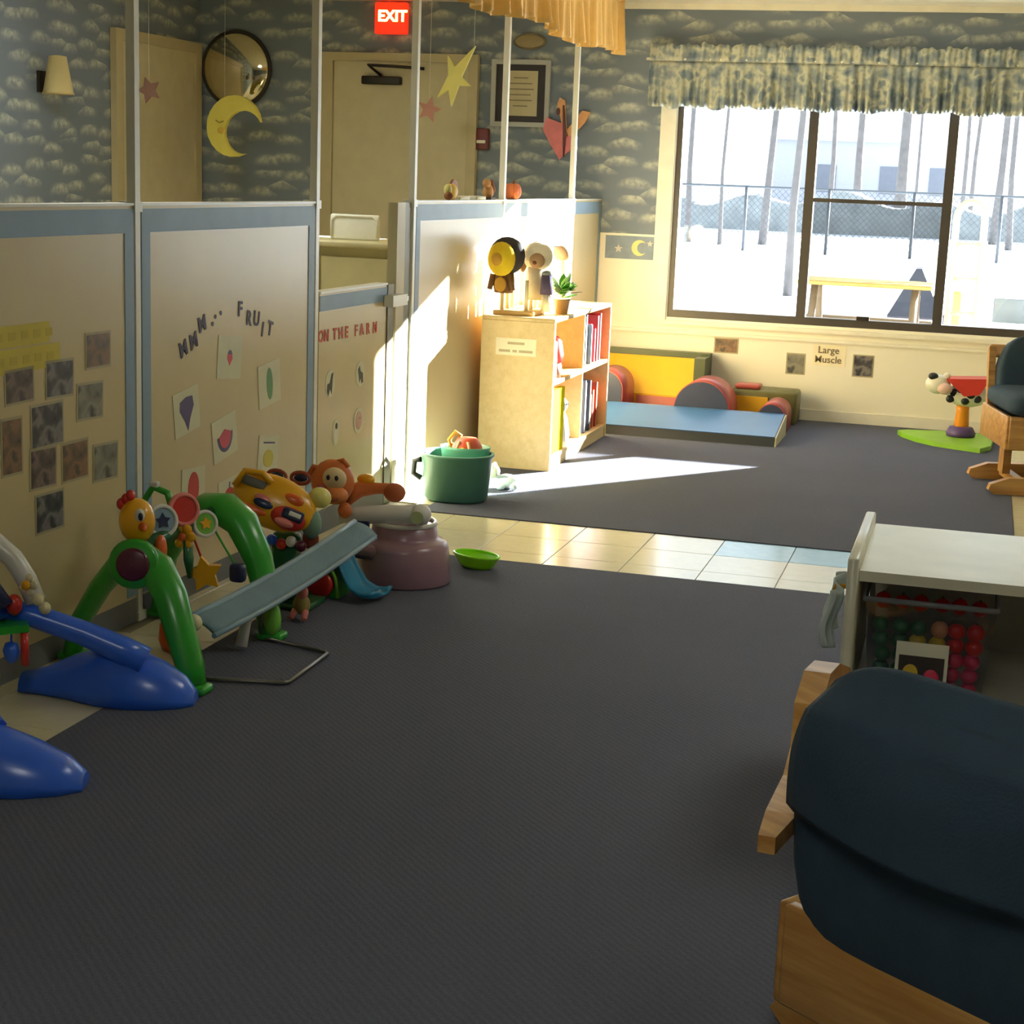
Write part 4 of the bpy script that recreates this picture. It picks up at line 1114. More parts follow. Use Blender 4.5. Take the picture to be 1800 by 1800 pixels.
def glider(label, loc, rz, back_h=.50, recline=24, flap=True, leftarm=None, arms=True, feet=((-.22, .33), (.22, .33)), wide=0.0):
    g = thing('glider_chair', label, 'chair', loc, (0, 0, math.radians(rz)), 'wooden glider chairs')
    W = 'wood_glider'
    for fy, L in feet:
        out = [(-L, .0), (-L - .03, .022), (-L - .012, .052), (-L + .10, .085), (0, .09), (.26, .085), (.35, .052), (.36, .022), (.33, .0)]
        B().prism(out, fy - .024, fy + .024, 'y').build('base_foot', W, g)
    y_a, y_b = feet[0][0], feet[1][0]
    B().box(-.20, -.16, y_a + .024, y_b - .024, .03, .07).build('base_crossbar', W, g)
    B().box(.16, .20, y_a + .024, y_b - .024, .03, .07).build('base_crossbar', W, g)
    for s_ in (-1, 1):
        B().box(s_ * .22 - .02, s_ * .22 + .02, -.05, .05, .07, .24).build('base_upright', W, g)
    B().rbox((-.285 - wide, 0, .315), (.026, .58, .17), .006, 2).build('side_board', W, g)
    B().rbox((.285, 0, .315), (.026, .56, .17), .006, 2).build('side_board', W, g)
    B().rbox((-wide / 2, -.28, .315), (.57 + wide, .026, .17), .006, 2).build('back_board', W, g)
    B().rbox((0, .28, .315), (.57, .026, .17), .006, 2).build('front_board', W, g)
    cushion(B(), .56 if flap else .60, .60 if flap else .64, .12, (0, .02 if flap else .035, .455)).build('seat_cushion', 'navy_cloth', g)
    Mb = tr(0, -.25, .40) @ rot('X', recline)
    for s_ in (-1, 1):
        B().box(s_ * .265 - .018, s_ * .265 + .018, -.02, .02, -.10, back_h, Mb).build('back_post', W, g)
    B().rbox((0, 0, back_h - .02), (.56, .035, .07), .012, 2, Mb).build('top_rail', W, g)
    for k in range(5):
        B().box(-.19 + k * .095 - .014, -.19 + k * .095 + .014, -.008, .008, -.05, back_h - .05, Mb).build('back_slat', W, g)
    bc_ = cushion(B(), .63 if flap else .50, .15, back_h + .15, (0, .02 if flap else .035, (back_h + .15) / 2 - .09))
    for i_, q_ in enumerate(bc_.v): bc_.v[i_] = Mb @ Vector((q_.x * (1 - .10 * (max(0, q_.z) / back_h) ** 3), q_.y, q_.z))
    bc_.build('back_cushion', 'navy_cloth', g)
    if flap:
        # cover folded over the top of the back, hanging down behind
        def fn(u, v):
            x = -.315 + .63 * u
            a = v
            if a < .2:
                k = a / .2; y = .06 - .05 * k; z = back_h + .055 + .022 * math.sin(k * PI * .9)
            else:
                k = (a - .2) / .8
                y = -.058 - .022 * math.sin(min(1, k * 2) * PI / 2) + .008 * math.sin(u * 9 + 1) * k
                z = back_h + .05 - .20 * k - .012 * math.sin(u * 3.0)
            ed = 1 - (2 * abs(u - .5)) ** 6
            return (x * (1 - .02 * (1 - ed)) * (1 - .10 * (max(0, z) / back_h) ** 3), y * (.6 + .4 * ed), z - .04 * (1 - ed) * (1 - a))
        B().grid(fn, 24, 22, Mb).build('back_cover', mat('navy_cover', (46, 66, 84), 0.85, 0.1, 14, bump=.3), g, solid=.012)
    for s_ in ((-1, 1) if arms else ()):
        B().rbox((s_ * .30, -.2, .47), (.04, .06, .20), .008, 2).build('arm_post', W, g)
        B().rbox((s_ * .30, .2, .47), (.04, .05, .20), .008, 2).build('arm_post', W, g)
        pts = leftarm if (s_ < 0 and leftarm) else [(s_ * .31, -.34, .575), (s_ * .31, -.25, .58), (s_ * .315, 0, .585), (s_ * .315, .22, .585), (s_ * .305, .31, .57), (s_ * .295, .34, .545)]
        bend_board(B(), pts, .048 if (s_ < 0 and leftarm) else .085, .028).build('armrest', W, g)
        if not (s_ < 0 and leftarm): B().rbox((s_ * .312, -.02, .608), (.08, .26, .024), .01, 2).build('arm_pad', 'navy_cloth', g)
    return g
NEARX, NEARY, NEARR = 0.225, 2.49, -34.8
def to_local(p):
    return rot('Z', -NEARR) @ Vector((p[0] - NEARX, p[1] - NEARY, p[2]))
swept = [to_local(p) for p in ((-.232, 2.33, .535), (-.222, 2.42, .54), (-.216, 2.60, .535), (-.218, 2.72, .545), (-.224, 2.80, .60), (-.222, 2.92, .622), (-.215, 3.05, .605), (-.205, 3.22, .55), (-.195, 3.30, .50))]
glider('near wooden glider chair with a dark navy cover seen from behind', (NEARX, NEARY, .004), NEARR, back_h=.34, recline=9, leftarm=swept, feet=((.02, .55), (.30, .30)), wide=.04)
glider('far wooden glider chair with a navy seat beside the window', (0.415, 8.95, .004), 180 + 13, back_h=.30, recline=12, flap=False, arms=False, feet=((-.2, .33), (.26, .35)))

# ================================================================== white shelf with bins
ws = thing('white_toy_shelf', 'white open toy shelf with clear bins behind the near chair', 'shelf', (0, 0, 0))
mat('white_laminate', (224, 222, 206), 0.3)
sx0, sx1, sy0, sy1, sz = -.238, 0.95, 3.80, 4.40, .655
B().rbox((sx0 + .012, (sy0 + sy1) / 2, sz / 2 + .006), (.026, sy1 - sy0, sz), .004, 1).build('side_panel', 'white_laminate', ws)
B().rbox((sx1 - .012, (sy0 + sy1) / 2, sz / 2 + .006), (.026, sy1 - sy0, sz), .004, 1).build('side_panel', 'white_laminate', ws)
B().box(sx0 + .026, sx1 - .026, sy0 + .02, sy1, .605, .63).build('top_board', 'white_laminate', ws)
B().box(sx0 + .026, sx1 - .026, sy0 + .02, sy1 - .012, .30, .322).build('middle_shelf', 'white_laminate', ws)
B().box(sx0 + .026, sx1 - .026, sy0 + .02, sy1 - .012, .03, .052).build('bottom_shelf', 'white_laminate', ws)
B().box(sx0 + .026, sx1 - .026, sy1 - .012, sy1, .03, .605).build('back_panel', mat('laminate_back', (206, 204, 196), 0.4), ws)
def bin_(x, y, label, w_=.30, d_=.36, h_=.235):
    t = thing('clear_bin', label, 'bin', (x, y, .3225), group='clear plastic bins')
    k = .86
    a, c = w_ / 2, d_ / 2
    vs = [(-a * k, -c * k, 0), (a * k, -c * k, 0), (a * k, c * k, 0), (-a * k, c * k, 0), (-a, -c, h_), (a, -c, h_), (a, c, h_), (-a, c, h_)]
    B().add(vs, [(0, 3, 2, 1), (0, 1, 5, 4), (1, 2, 6, 5), (2, 3, 7, 6), (3, 0, 4, 7)]).build('bin_wall', 'clear_plastic', t)
    B().tube([(-a, -c, h_), (a, -c, h_), (a, c, h_), (-a, c, h_)], .007, 6, closed=True).build('bin_rim', mat('bin_rim', (120, 122, 130), 0.3), t)
    return t
bA = bin_(-.045, 4.03, 'clear bin of red, yellow and green play food on the white shelf')
bB = bin_(.335, 4.00, 'clear bin of red and orange play food at the frame edge', h_=.16)
mat('pf_red', (206, 30, 24), 0.35); mat('pf_green', (40, 96, 54), 0.4); mat('pf_yellow', (206, 176, 50), 0.4); mat('pf_pink', (206, 48, 88), 0.4); mat('pf_orange', (220, 120, 30), 0.4); mat('pf_peach', (206, 140, 96), 0.5)
R3 = random.Random(12)
cnt = {}
place = {'pf_red': 'red', 'pf_green': 'green', 'pf_yellow': 'yellow', 'pf_pink': 'pink', 'pf_orange': 'orange', 'pf_peach': 'peach'}
def food(x, y, z, r, m_, where, lay, posn):
    t = thing('play_food', '%s play food ball, %s layer, %s in the %s' % (place[m_], lay, posn, where), 'play food', (x, y, z), group='play food in the %s' % where)
    B().ell((0, 0, 0), (r, r, r * R3.uniform(.85, 1.05)), 12, 8).build('fruit', m_, t)
    B().frustum((0, 0, r * .85), (0, 0, r * 1.12), r * .15, r * .08, 6).build('stem', 'pf_green', t)
LAY = ['bottom', 'second', 'third', 'fourth', 'fifth', 'top']
POSN = ['far left', 'second from left', 'third from left', 'fourth from left', 'fifth from left', 'far right']
w1 = 'first clear bin'
for row in range(6):
    for colm in range(6):
        dep = 1 if row == 5 else 0
        z = .322 + .0235 + row * .036
        kx = .86 + .14 * (row * .036 / .235)
        x = -.045 + (-.115 + colm * .046) * kx + R3.uniform(-.003, .003)
        y = 3.905 + dep * .10 + R3.uniform(-.004, .004) - .003 * row
        if row == 5: m_ = 'pf_red'
        elif row == 4: m_ = ['pf_green', 'pf_green', 'pf_green', 'pf_peach', 'pf_red', 'pf_red'][colm]
        elif row == 3: m_ = ['pf_green', 'pf_green', 'pf_yellow', 'pf_yellow', 'pf_red', 'pf_red'][colm]
        else: m_ = ['pf_green', 'pf_green', 'pf_yellow', 'pf_yellow', 'pf_pink', 'pf_pink'][colm]
        food(x, y, z, .0205, m_, w1, LAY[row], POSN[colm])
w2 = 'second clear bin'
for row in range(4):
    for colm in range(5):
        z = .322 + .0255 + row * .036
        x = .335 + (-.098 + colm * .052) * (.86 + .04 * row)
        if row == 3 and colm in (0, 4): continue
        food(x, 3.905 + R3.uniform(-.004, .004), z, .0225, ['pf_orange', 'pf_orange', 'pf_red', 'pf_orange', 'pf_red'][(colm + row // 2) % 5], w2, LAY[row] if row < 3 else 'top', POSN[colm] if colm < 4 else 'far right')
lb = thing('bin_label', 'white framed picture label on the first clear bin', 'label', (-.055, 3.857, .40), (math.radians(-4), 0, 0))
B().box(-.06, .06, -.004, -.002, -.062, .062).build('card', 'paper_white', lb)
B().box(-.052, .052, -.006, -.004, -.055, .03).build('picture', mat('label_picture', (54, 48, 46), 0.5), lb)
B().ell((-.024, -.006, -.012), (.018, .003, .022)).build('picture_pear', 'pf_yellow', lb)
B().ell((.024, -.006, -.018), (.018, .003, .02)).build('picture_plum', 'pf_pink', lb)
# pale cloth hanging on the outer side of the shelf
cl = thing('hanging_cloth', 'pale blue cloth hanging on the side of the white shelf', 'cloth', (sx0 - .012, 3.84, .435))
def clf(u, v):
    return (-.022 - .014 * math.sin(u * 14) - .01 * math.sin(v * 5), -.0 + .16 * u, .14 * v - .015 * math.sin(u * 6))
B().grid(clf, 20, 12).build('cloth', mat('cloth_pale', (206, 220, 224), 0.9, 0.1, 12), cl, solid=.004)
B().tube([(.010, .08, .13), (-.02, .08, .13), (-.024, .08, .115)], .006, 8).build('hook', 'plush_gold', cl)

# ================================================================== baby toys along the partition
for nm, c in (('plastic_blue', (48, 104, 226)), ('plastic_green', (46, 158, 46)), ('plastic_lime', (120, 190, 70)), ('plastic_red', (198, 44, 34)), ('plastic_maroon', (92, 30, 48)), ('plastic_yellow', (234, 170, 22)), ('plastic_white', (214, 212, 206)), ('plastic_orange', (222, 96, 30)), ('plastic_navy', (36, 44, 84)), ('plastic_teal', (38, 132, 176)), ('plastic_mauve', (150, 116, 130)), ('plastic_pink', (226, 128, 120)), ('plastic_cream', (220, 210, 170)), ('plastic_darkgreen', (22, 92, 52)), ('plastic_skyblue', (132, 160, 178))):
    mat(nm, c, 0.3, 0.04, 8, coat=0.3)
mat('monkey_orange', (206, 112, 52), 0.45, 0.08, 10)

def shell(pts, hts, wds, n=14):
    """low hollow-looking lobe: half-elliptic sections along a floor line"""
    P = [Vector(p) for p in pts]
    N = len(P); b = B(); vs = []
    for i, p in enumerate(P):
        t = (P[min(i + 1, N - 1)] - P[max(i - 1, 0)]); t.z = 0; t.normalize()
        sd_ = Vector((-t.y, t.x, 0))
        for j in range(n):
            a = PI * j / (n - 1)
            vs.append(p + sd_ * math.cos(a) * wds[i] / 2 + Vector((0, 0, hts[i] * math.sin(a))))
    fs = []
    for i in range(N - 1):
        for j in range(n - 1):
            fs.append((i * n + j, i * n + j + 1, (i + 1) * n + j + 1, (i + 1) * n + j))
        fs.append((i * n, (i + 1) * n, (i + 1) * n + n - 1, i * n + n - 1))
    b.add(vs, fs, True)
    b.f.append(list(range(n))); b.s.append(False)
    b.f.append([(N - 1) * n + j for j in range(n)][::-1]); b.s.append(False)
    return b

# --- blue activity gym at the left edge
Z0 = .005
t = thing('blue_activity_gym', 'baby activity gym with big blue lobed feet at the left', 'baby gym', (0, 0, Z0))
f1 = shell([(-2.54, 4.0, 0), (-2.47, 4.01, 0), (-2.38, 4.015, 0), (-2.28, 4.02, 0), (-2.20, 4.03, 0), (-2.12, 4.045, 0), (-2.06, 4.06, 0), (-2.03, 4.068, 0)], [.05, .07, .115, .15, .15, .115, .075, .035], [.08, .09, .12, .18, .20, .18, .13, .07]).build('foot', 'plastic_blue', t)
shell([(-2.46, 3.30, 0), (-2.36, 3.31, 0), (-2.26, 3.32, 0), (-2.18, 3.335, 0), (-2.10, 3.355, 0), (-2.03, 3.375, 0), (-1.985, 3.388, 0)], [.11, .15, .155, .14, .11, .075, .035], [.12, .18, .22, .22, .20, .15, .08]).build('foot', 'plastic_blue', t)
B().tube([(-2.52, 3.86, .275), (-2.44, 3.90, .25), (-2.32, 3.955, .20), (-2.22, 3.99, .155), (-2.16, 4.01, .12)], [.03, .034, .036, .04, .045], 10).build('support_arm', 'plastic_blue', t)
B().tube([(-2.50, 3.55, .27), (-2.40, 3.45, .24), (-2.28, 3.37, .17), (-2.22, 3.345, .12)], [.03, .034, .038, .045], 10).build('support_arm', 'plastic_blue', t)
B().rbox((-2.52, 3.70, .28), (.08, .36, .07), .03, 3).build('hub', 'plastic_blue', t)
arcp = [(-2.50 + .012 * k, 3.86 - .02 * k, .30 + .20 * math.sin(PI * k / 8)) for k in range(9)]
B().tube([(-2.42, 3.88, .30), (-2.44, 3.87, .36), (-2.475, 3.86, .42), (-2.52, 3.85, .46), (-2.57, 3.83, .47)], .028, 10).build('arch', 'plastic_white', t)
B().tube([(-2.46, 3.80, .30), (-2.50, 3.79, .36), (-2.55, 3.78, .38)], .022, 10).build('arch', 'plastic_navy', t)
B().ell((-2.455, 3.83, .297), (.022, .022, .03)).build('red_bead', 'plastic_red', t)
for k in range(5):
    a = 2 * PI * k / 5
    B().ell((-2.425 + .02 * math.cos(a), 3.85, .352 + .02 * math.sin(a)), (.012, .008, .012), 10, 6).build('petal', 'plastic_cream', t)
B().ell((-2.425, 3.842, .352), (.014, .01, .014), 12, 8).build('flower_centre', 'plastic_yellow', t)
for p in ((-2.40, 3.86, .31), (-2.385, 3.87, .285)):
    B().ell(p, (.018, .015, .018), 10, 7).build('bead', 'plastic_cream', t)
B().prism([(-2.56, 3.80), (-2.47, 3.76), (-2.41, 3.83), (-2.44, 3.87), (-2.54, 3.88)], .225, .245, 'z').build('leaf_tray', 'plastic_green', t)
B().tube([(-2.46, 3.82, .225), (-2.46, 3.82, .19)], .003, 6).lathe([(.001, .13), (.018, .145), (.024, .17), (.018, .19), (.001, .195)], 14, (-2.46, 3.82, 0)).build('blue_drop', 'plastic_blue', t)
B().frustum((-2.425, 3.83, .13), (-2.425, 3.83, .222), .011, n=10).build('red_rod', 'plastic_red', t)
B().frustum((-2.52, 3.78, .10), (-2.50, 3.77, .10), .035, n=18).build('yellow_disc', 'plastic_yellow', t)

# --- green play arch
t = thing('green_play_arch', 'green plastic play arch with a yellow chick and mirror discs', 'baby gym', (0, 0, Z0))
near = [(-2.565, 4.31, .02), (-2.53, 4.295, .12), (-2.44, 4.27, .25), (-2.365, 4.25, .33), (-2.295, 4.235, .36), (-2.23, 4.22, .335), (-2.17, 4.19, .265), (-2.13, 4.17, .17), (-2.095, 4.158, .08), (-2.08, 4.15, .02)]
B().tube(near, [.038, .042, .046, .052, .058, .054, .05, .046, .043, .04], 12, flat=.72).build('arch', 'plastic_green', t)
far = [(-2.56, 4.86, .02), (-2.52, 4.84, .2), (-2.44, 4.81, .34), (-2.35, 4.78, .405), (-2.28, 4.765, .41), (-2.21, 4.755, .37), (-2.15, 4.75, .26), (-2.12, 4.748, .14), (-2.105, 4.745, .02)]
B().tube(far, [.038, .042, .05, .06, .064, .058, .05, .044, .04], 12, flat=.72).build('arch', 'plastic_green', t)
for p in ((-2.565, 4.31), (-2.08, 4.15), (-2.56, 4.86), (-2.105, 4.745)):
    B().rbox((p[0] + .008, p[1], .012), (.085, .07, .026), .01, 2).build('foot', 'plastic_green', t)
B().ell((-2.085, 4.715, .075), (.03, .026, .055)).build('roller', 'plastic_lime', t)
M = tr(-2.278, 4.165, .354) @ rot('Z', 16) @ rot('X', 84)
B().lathe([(.001, .0), (.066, .0), (.074, -.012), (.07, -.05), (.001, -.05)], 28, M=M).build('hub_boss', 'plastic_green', t)
h_ = B().lathe([(.001, .010), (.040, .010), (.048, .006), (.05, -.01), (.001, -.01)], 26, M=M).build('hub_cap', 'plastic_maroon', t)
B().tube([(-2.32, 4.26, .375), (-2.31, 4.5, .385), (-2.30, 4.72, .40)], .022, 10).build('cross_bar', 'plastic_darkgreen', t)
ck = B().ell((-2.315, 4.26, .462), (.054, .05, .068)).build('chick', 'plastic_yellow', t)
for p in ((-2.345, 4.25, .525), (-2.33, 4.25, .537), (-2.36, 4.25, .51)):
    B().ell(p, (.014, .014, .018), 10, 7).build('comb', 'plastic_red', ck)
B().ell((-2.285, 4.222, .488), (.016, .012, .02), 10, 7).build('eye', 'plastic_white', ck)
B().ell((-2.278, 4.213, .486), (.008, .006, .012), 8, 6).build('pupil', 'ink', ck)
B().frustum((-2.275, 4.22, .455), (-2.255, 4.195, .45), .014, .003, 10).build('beak', 'plastic_orange', ck)
def disc(c, r, rim, face, star, az=30):
    M = tr(*c) @ rot('Z', az) @ rot('X', 78)
    d_ = B().lathe([(.001, -.012), (r, -.012), (r * 1.05, 0), (r, .008), (r * .8, .008), (r * .8, .003), (.001, .003)], 26, M=M).build('mirror_disc', rim, t)
    B().lathe([(r * .8, .004), (.001, .006)], 26, M=M).build('disc_face', face, d_)
    if star: B().prism(star_poly(r * .5, r * .26), .006, .011, 'z', M).build('disc_star', star, d_)
disc((-2.318, 4.42, .43), .05, 'plastic_white', 'plastic_skyblue', 'plastic_navy', 52)
disc((-2.286, 4.50, .454), .05, 'plastic_pink', 'plastic_red', None, 52)
disc((-2.265, 4.60, .392), .042, 'plastic_white', 'plastic_lime', 'plastic_yellow', 52)
B().ell((-2.28, 4.34, .362), (.018, .022, .045)).build('red_paddle', 'plastic_orange', t)
for k in range(6):
    a = 2 * PI * k / 6
    B().ell((-2.283 + .026 * math.cos(a), 4.49, .372 + .026 * math.sin(a)), (.016, .01, .016), 10, 6).build('petal', 'plastic_yellow', t)
B().ell((-2.283, 4.48, .372), (.014, .01, .014), 10, 6).build('flower_centre', 'plastic_orange', t)
B().tube([(-2.40, 4.5, .40), (-2.42, 4.5, .47), (-2.39, 4.5, .515), (-2.34, 4.5, .50), (-2.32, 4.5, .44)], .012, 8).build('loop', 'plastic_green', t)
B().rbox((-2.385, 4.5, .522), (.03, .02, .022), .005, 2).build('loop_tag', 'plastic_white', t)
B().tube([(-2.275, 4.5, .36), (-2.27, 4.5, .30), (-2.265, 4.5, .24)], [.02, .026, .012], 10, flat=.5).build('leaf', 'plastic_darkgreen', t)
B().prism(star_poly(.058, .032, a0=PI / 2 + .2), -.014, .014, 'y', tr(-2.24, 4.55, .245) @ rot('Z', 20)).build('hanging_star', 'plastic_yellow', t)
B().frustum((-2.25, 4.55, .29), (-2.29, 4.55, .385), .004, n=6).build('strap', 'plastic_red', t)
B().rbox((-2.17, 4.64, .235), (.05, .04, .06), .012, 2).build('dark_rattle', 'plastic_navy', t)
B().frustum((-2.18, 4.64, .26), (-2.28, 4.66, .39), .004, n=6).build('strap', 'plastic_green', t)
tag(B().lathe([(.001, 0), (.035, 0), (.045, .03), (.04, .08), (.02, .11), (.001, .112)], 16, (-2.335, 4.52, Z0)).build('red_cup', 'plastic_orange'), 'small orange red cup under the green play arch', 'toy cup')

# --- folded bouncer with wire base
t = thing('baby_bouncer', 'grey blue bouncer seat lying folded on a wire base', 'bouncer', (0, 0, Z0))
A0, A1 = Vector((-2.165, 4.30, .175)), Vector((-2.035, 5.30, .285))
def bcf(u, v):
    p = A0.lerp(A1, u); sag = -.018 * math.sin(PI * u)
    return (p.x + .075 * v, p.y + .02 * v, p.z + sag - .045 * v + .012 * math.sin(PI * v) - .005)
B().grid(bcf, 24, 6).build('sling', mat('sling_grey', (116, 140, 154), 0.8, 0.08, 10, bump=.3), t, solid=.014)
def rail(du, dz):
    return [(A0.lerp(A1, k / 8) + Vector((du, 0, dz - .018 * math.sin(PI * k / 8)))) for k in range(9)]
B().tube(rail(0, 0), .012, 8).build('seat_rail', 'plastic_skyblue', t)
B().tube(rail(.078, -.048), .009, 8).build('seat_rail', 'plastic_skyblue', t)
B().ell((-2.145, 4.285, .165), (.026, .022, .026)).build('end_cap', 'plastic_cream', t)
B().tube([(-2.14, 4.30, .16), (-2.20, 4.28, .01), (-2.08, 4.255, .008), (-1.865, 4.305, .008), (-1.855, 4.32, .008), (-1.86, 4.63, .008), (-1.875, 4.645, .008), (-2.12, 4.72, .008), (-2.10, 4.66, .08), (-2.09, 4.66, .15)], .0065, 8).build('wire_base', mat('wire_grey', (120, 118, 112), 0.3, metal=0.8), t)
B().tube([(-2.13, 4.58, .015), (-2.125, 4.60, .08), (-2.11, 4.61, .14)], [.02, .017, .014], 10).build('white_leg', 'plastic_white', t)

# --- yellow lion-faced activity toy
t = thing('lion_activity_toy', 'yellow lion faced activity toy with a purple visor mouth', 'toy', (-2.25, 5.10, .375), (math.radians(-18), math.radians(20), math.radians(14)))
fc = B().ell((0, 0, 0), (.15, .045, .092), 28, 14).build('face', 'plastic_yellow', t)
B().ell((.135, .01, .075), (.04, .03, .036)).build('ear', mat('pale_yellow', (226, 216, 120), 0.3, coat=.3), t)
B().tube([(-.145, -.03, .0), (-.13, -.035, .06), (-.07, -.038, .075), (-.03, -.038, .055)], .012, 8).build('handle_loop', 'plastic_yellow', t)
B().rbox((-.085, -.034, .035), (.085, .014, .032), .006, 2).build('handle_hole', mat('hole_grey', (108, 104, 96), 0.6), t)
B().ell((-.03, -.034, -.005), (.045, .012, .022)).build('eyelid', 'plastic_pink', t)
B().ell((-.03, -.042, -.02), (.036, .008, .016)).build('eye', 'plastic_navy', t)
B().ell((-.055, -.034, -.05), (.05, .01, .016)).build('cheek', 'plastic_orange', t)
B().ell((.055, -.034, .03), (.04, .01, .02)).build('brow', 'plastic_orange', t)
mz = B().ell((.065, -.038, -.035), (.062, .02, .04)).build('mouth', 'plastic_red', t)
B().rbox((.078, -.055, -.02), (.075, .02, .04), .009, 2).build('visor', 'plastic_navy', mz)
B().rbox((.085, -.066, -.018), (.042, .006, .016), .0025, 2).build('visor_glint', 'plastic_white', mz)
B().ell((.06, -.06, -.055), (.034, .01, .014)).build('lip', 'plastic_pink', mz)
t = thing('bead_stand', 'dark bead toy stand under the yellow lion face', 'toy', (-2.23, 5.14, Z0))
B().rbox((0, .02, .13), (.10, .06, .26), .02, 2).build('stand', 'plastic_darkgreen', t)
B().rbox((0, .02, .012), (.24, .16, .024), .01, 2).build('stand_foot', 'plastic_darkgreen', t)
for k, m_ in enumerate(('plastic_navy', 'plastic_blue', 'plastic_red', 'plastic_white', 'plastic_maroon')):
    B().ell((-.07 + k * .036, -.03, .225 + .012 * (k % 2)), (.02, .018, .02), 12, 8).build('bead', m_, t)
B().ell((.10, .0, .30), (.035, .03, .055)).build('green_paddle', mat('paddle_grey', (120, 150, 128), 0.4), t)
B().ell((.085, .03, .24), (.03, .02, .04)).build('brown_paddle', mat('paddle_brown', (150, 70, 52), 0.4), t)
t = thing('spectacle_rattle', 'orange rattle with two dark rings behind the lion face', 'rattle', (-2.26, 5.24, .44))
for s_ in (-1, 1):
    B().tube([(s_ * .045 + .035 * math.cos(2 * PI * i / 16), 0, .02 * math.sin(2 * PI * i / 16)) for i in range(16)], .007, 6, closed=True).build('ring', 'paddle_brown', t)
    B().ell((s_ * .045, .0, 0), (.026, .006, .013), 12, 6).build('lens', 'plastic_navy', t)
B().frustum((0, .01, -.01), (.0, .02, -.20), .012, n=8).build('stem', 'plastic_orange', t)

# --- mauve potty seat with white bar and toy monkey
t = thing('mauve_potty', 'mauve plastic potty with stepped sides on the carpet', 'potty', (-1.975, 5.66, Z0))
B().lathe([(.001, 0), (.172, 0), (.178, .008), (.168, .13), (.162, .148), (.15, .158), (.132, .163), (.125, .175), (.12, .212), (.112, .218), (.085, .218), (.08, .21), (.07, .10), (.001, .09)], 40, sy=.95).build('potty_body', 'plastic_mauve', t)
B().tube([(.117 * math.cos(2 * PI * i / 28), .111 * math.sin(2 * PI * i / 28), .222) for i in range(28)], .009, 8, closed=True).build('white_rim', 'plastic_white', t)
B().rbox((-.10, -.10, .125), (.13, .10, .055), .022, 3).build('side_step', 'plastic_mauve', t)
B().rbox((-.105, -.147, .11), (.07, .012, .018), .005, 2).build('grip_slot', mat('slot_dark', (84, 64, 76), 0.6), t)
t = thing('white_toy_bar', 'white toy bar with rounded ends lying across the mauve potty', 'toy', (0, 0, Z0))
B().tube([(-2.19, 5.565, .245), (-2.12, 5.57, .25), (-2.03, 5.58, .26), (-1.97, 5.585, .262), (-1.90, 5.585, .272)], [.028, .034, .034, .036, .038], 14).build('bar', 'plastic_white', t)
B().ell((-1.888, 5.58, .272), (.042, .04, .04)).build('bar_end', 'plastic_white', t)
B().frustum((-1.888, 5.545, .268), (-1.886, 5.535, .268), .024, n=16).build('end_button', mat('pale_green', (180, 190, 140), 0.4), t)
B().box(-2.125, -2.075, 5.535, 5.56, .19, .235).build('navy_clip', 'plastic_navy', t)
t = thing('toy_monkey', 'orange toy monkey with a cream face lying over the white bar', 'toy', (0, 0, Z0))
hdm = B().ell((-2.215, 5.54, .372), (.082, .066, .084)).build('head', 'monkey_orange', t)
B().ell((-2.185, 5.482, .395), (.046, .026, .042)).build('face', mat('monkey_face', (230, 208, 160), 0.4), hdm)
B().ell((-2.18, 5.478, .335), (.05, .034, .034)).build('muzzle', mat('muzzle_orange', (222, 132, 70), 0.4), hdm)
B().ell((-2.235, 5.474, .352), (.02, .008, .02)).build('cheek', mat('cheek_pink', (206, 100, 130), 0.5), hdm)
for x in (-2.20, -2.168):
    B().ell((x, 5.458, .402), (.008, .005, .01), 8, 6).build('eye', 'ink', hdm)
B().tube([(-2.205, 5.447, .328), (-2.18, 5.442, .320), (-2.155, 5.447, .328)], .004, 6).build('mouth', 'paddle_brown', hdm)
B().tube([(-2.285, 5.53, .37), (-2.30, 5.525, .40), (-2.285, 5.525, .425), (-2.262, 5.53, .42)], .010, 8).build('ear', 'monkey_orange', hdm)
B().tube([(-2.20, 5.54, .445), (-2.175, 5.54, .455), (-2.155, 5.54, .43)], .010, 8).build('ear', 'monkey_orange', hdm)
B().tube([(-2.20, 5.60, .30), (-2.14, 5.63, .335), (-2.08, 5.65, .34), (-2.02, 5.64, .345)], [.04, .03, .022, .022], 10).build('arm', 'monkey_orange', t)
B().ell((-2.005, 5.625, .335), (.042, .03, .036)).build('hand', mat('monkey_brown', (180, 92, 50), 0.5), t)
B().ell((-2.125, 5.645, .37), (.035, .02, .022)).build('bow', 'plastic_yellow', t)
B().ell((-2.15, 5.50, .278), (.026, .024, .03)).build('foot', 'monkey_orange', t)

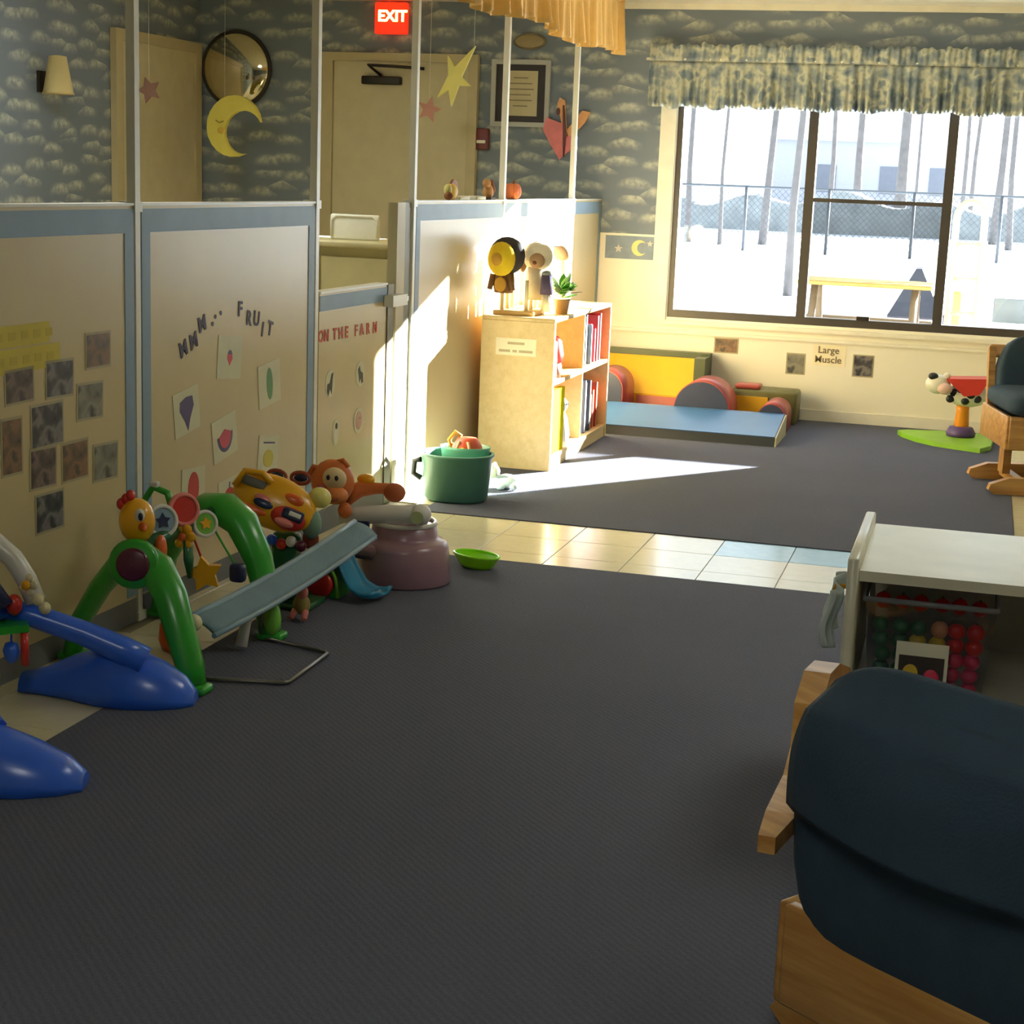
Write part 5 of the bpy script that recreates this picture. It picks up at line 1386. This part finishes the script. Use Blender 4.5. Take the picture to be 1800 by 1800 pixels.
# --- toy slide with wheel
t = thing('toy_slide', 'small blue toy slide on a green base with a red wheel', 'toy', (0, 0, Z0))
def slf(u, v):
    k = v
    pts = [(-2.155, 5.43, .165), (-2.12, 5.40, .14), (-2.075, 5.36, .085), (-2.03, 5.33, .035), (-1.985, 5.315, .018), (-1.945, 5.32, .02), (-1.93, 5.325, .03)]
    q = k * (len(pts) - 1); i = min(int(q), len(pts) - 2); f_ = q - i
    p = Vector(pts[i]).lerp(Vector(pts[i + 1]), f_)
    s_ = (u - .5) * 2
    wd = .048 + .02 * k
    if k > .86: wd *= math.sqrt(max(.05, 1 - ((k - .86) / .15) ** 2))
    d_ = Vector((.25, .95, 0)).normalized()
    return tuple(p + d_ * s_ * wd + Vector((0, 0, .022 * abs(s_) ** 4)))
B().grid(slf, 13, 26).build('slide', 'plastic_teal', t, solid=.010)
B().prism([(-2.225, .0), (-2.215, .07), (-2.185, .135), (-2.155, .155), (-2.125, .12), (-2.10, .07), (-2.09, 0.0), (-2.125, .0), (-2.135, .045), (-2.155, .062), (-2.18, .045), (-2.19, 0)], 5.30, 5.40, 'y').build('green_base', 'plastic_green', t)
B().tube([(-2.155, 5.295, .156), (-2.125, 5.295, .121), (-2.10, 5.295, .071), (-2.09, 5.295, .004)], .007, 8).build('base_edge', 'plastic_lime', t)
M = tr(-2.155, 5.285, .05) @ rot('X', 90)
B().lathe([(.001, .012), (.036, .012), (.048, .004), (.048, -.03), (.001, -.03)], 24, M=M).build('wheel', 'plastic_red', t)
t = thing('small_doll', 'small doll with a yellow brown body lying under the bouncer', 'doll', (-2.10, 4.99, Z0))
B().ell((0, 0, .055), (.03, .026, .036)).build('body', mat('doll_ochre', (150, 130, 70), 0.7), t)
B().ell((.005, -.01, .10), (.022, .02, .024)).build('head', 'plastic_pink', t)
for s_ in (-1, 1):
    B().tube([(s_ * .018, -.01, .035), (s_ * .024, -.035, .012)], [.012, .010], 8).build('leg', 'plastic_pink', t)

# --- lime dish
t = thing('lime_dish', 'lime green boat shaped dish at the tile edge', 'dish', (-1.785, 5.97, Z0), (0, 0, math.radians(-20)))
B().lathe([(.001, 0), (.06, 0), (.075, .012), (.095, .045), (.10, .05), (.092, .05), (.068, .014), (.001, .010)], 32, sx=1.05, sy=.62).build('dish_body', mat('lime_plastic', (150, 236, 24), 0.3), t)
B().tube([(.10 * math.cos(2 * PI * i / 28), .06 * math.sin(2 * PI * i / 28), .05) for i in range(28)], .005, 6, closed=True).build('dish_rim', 'lime_plastic', t)
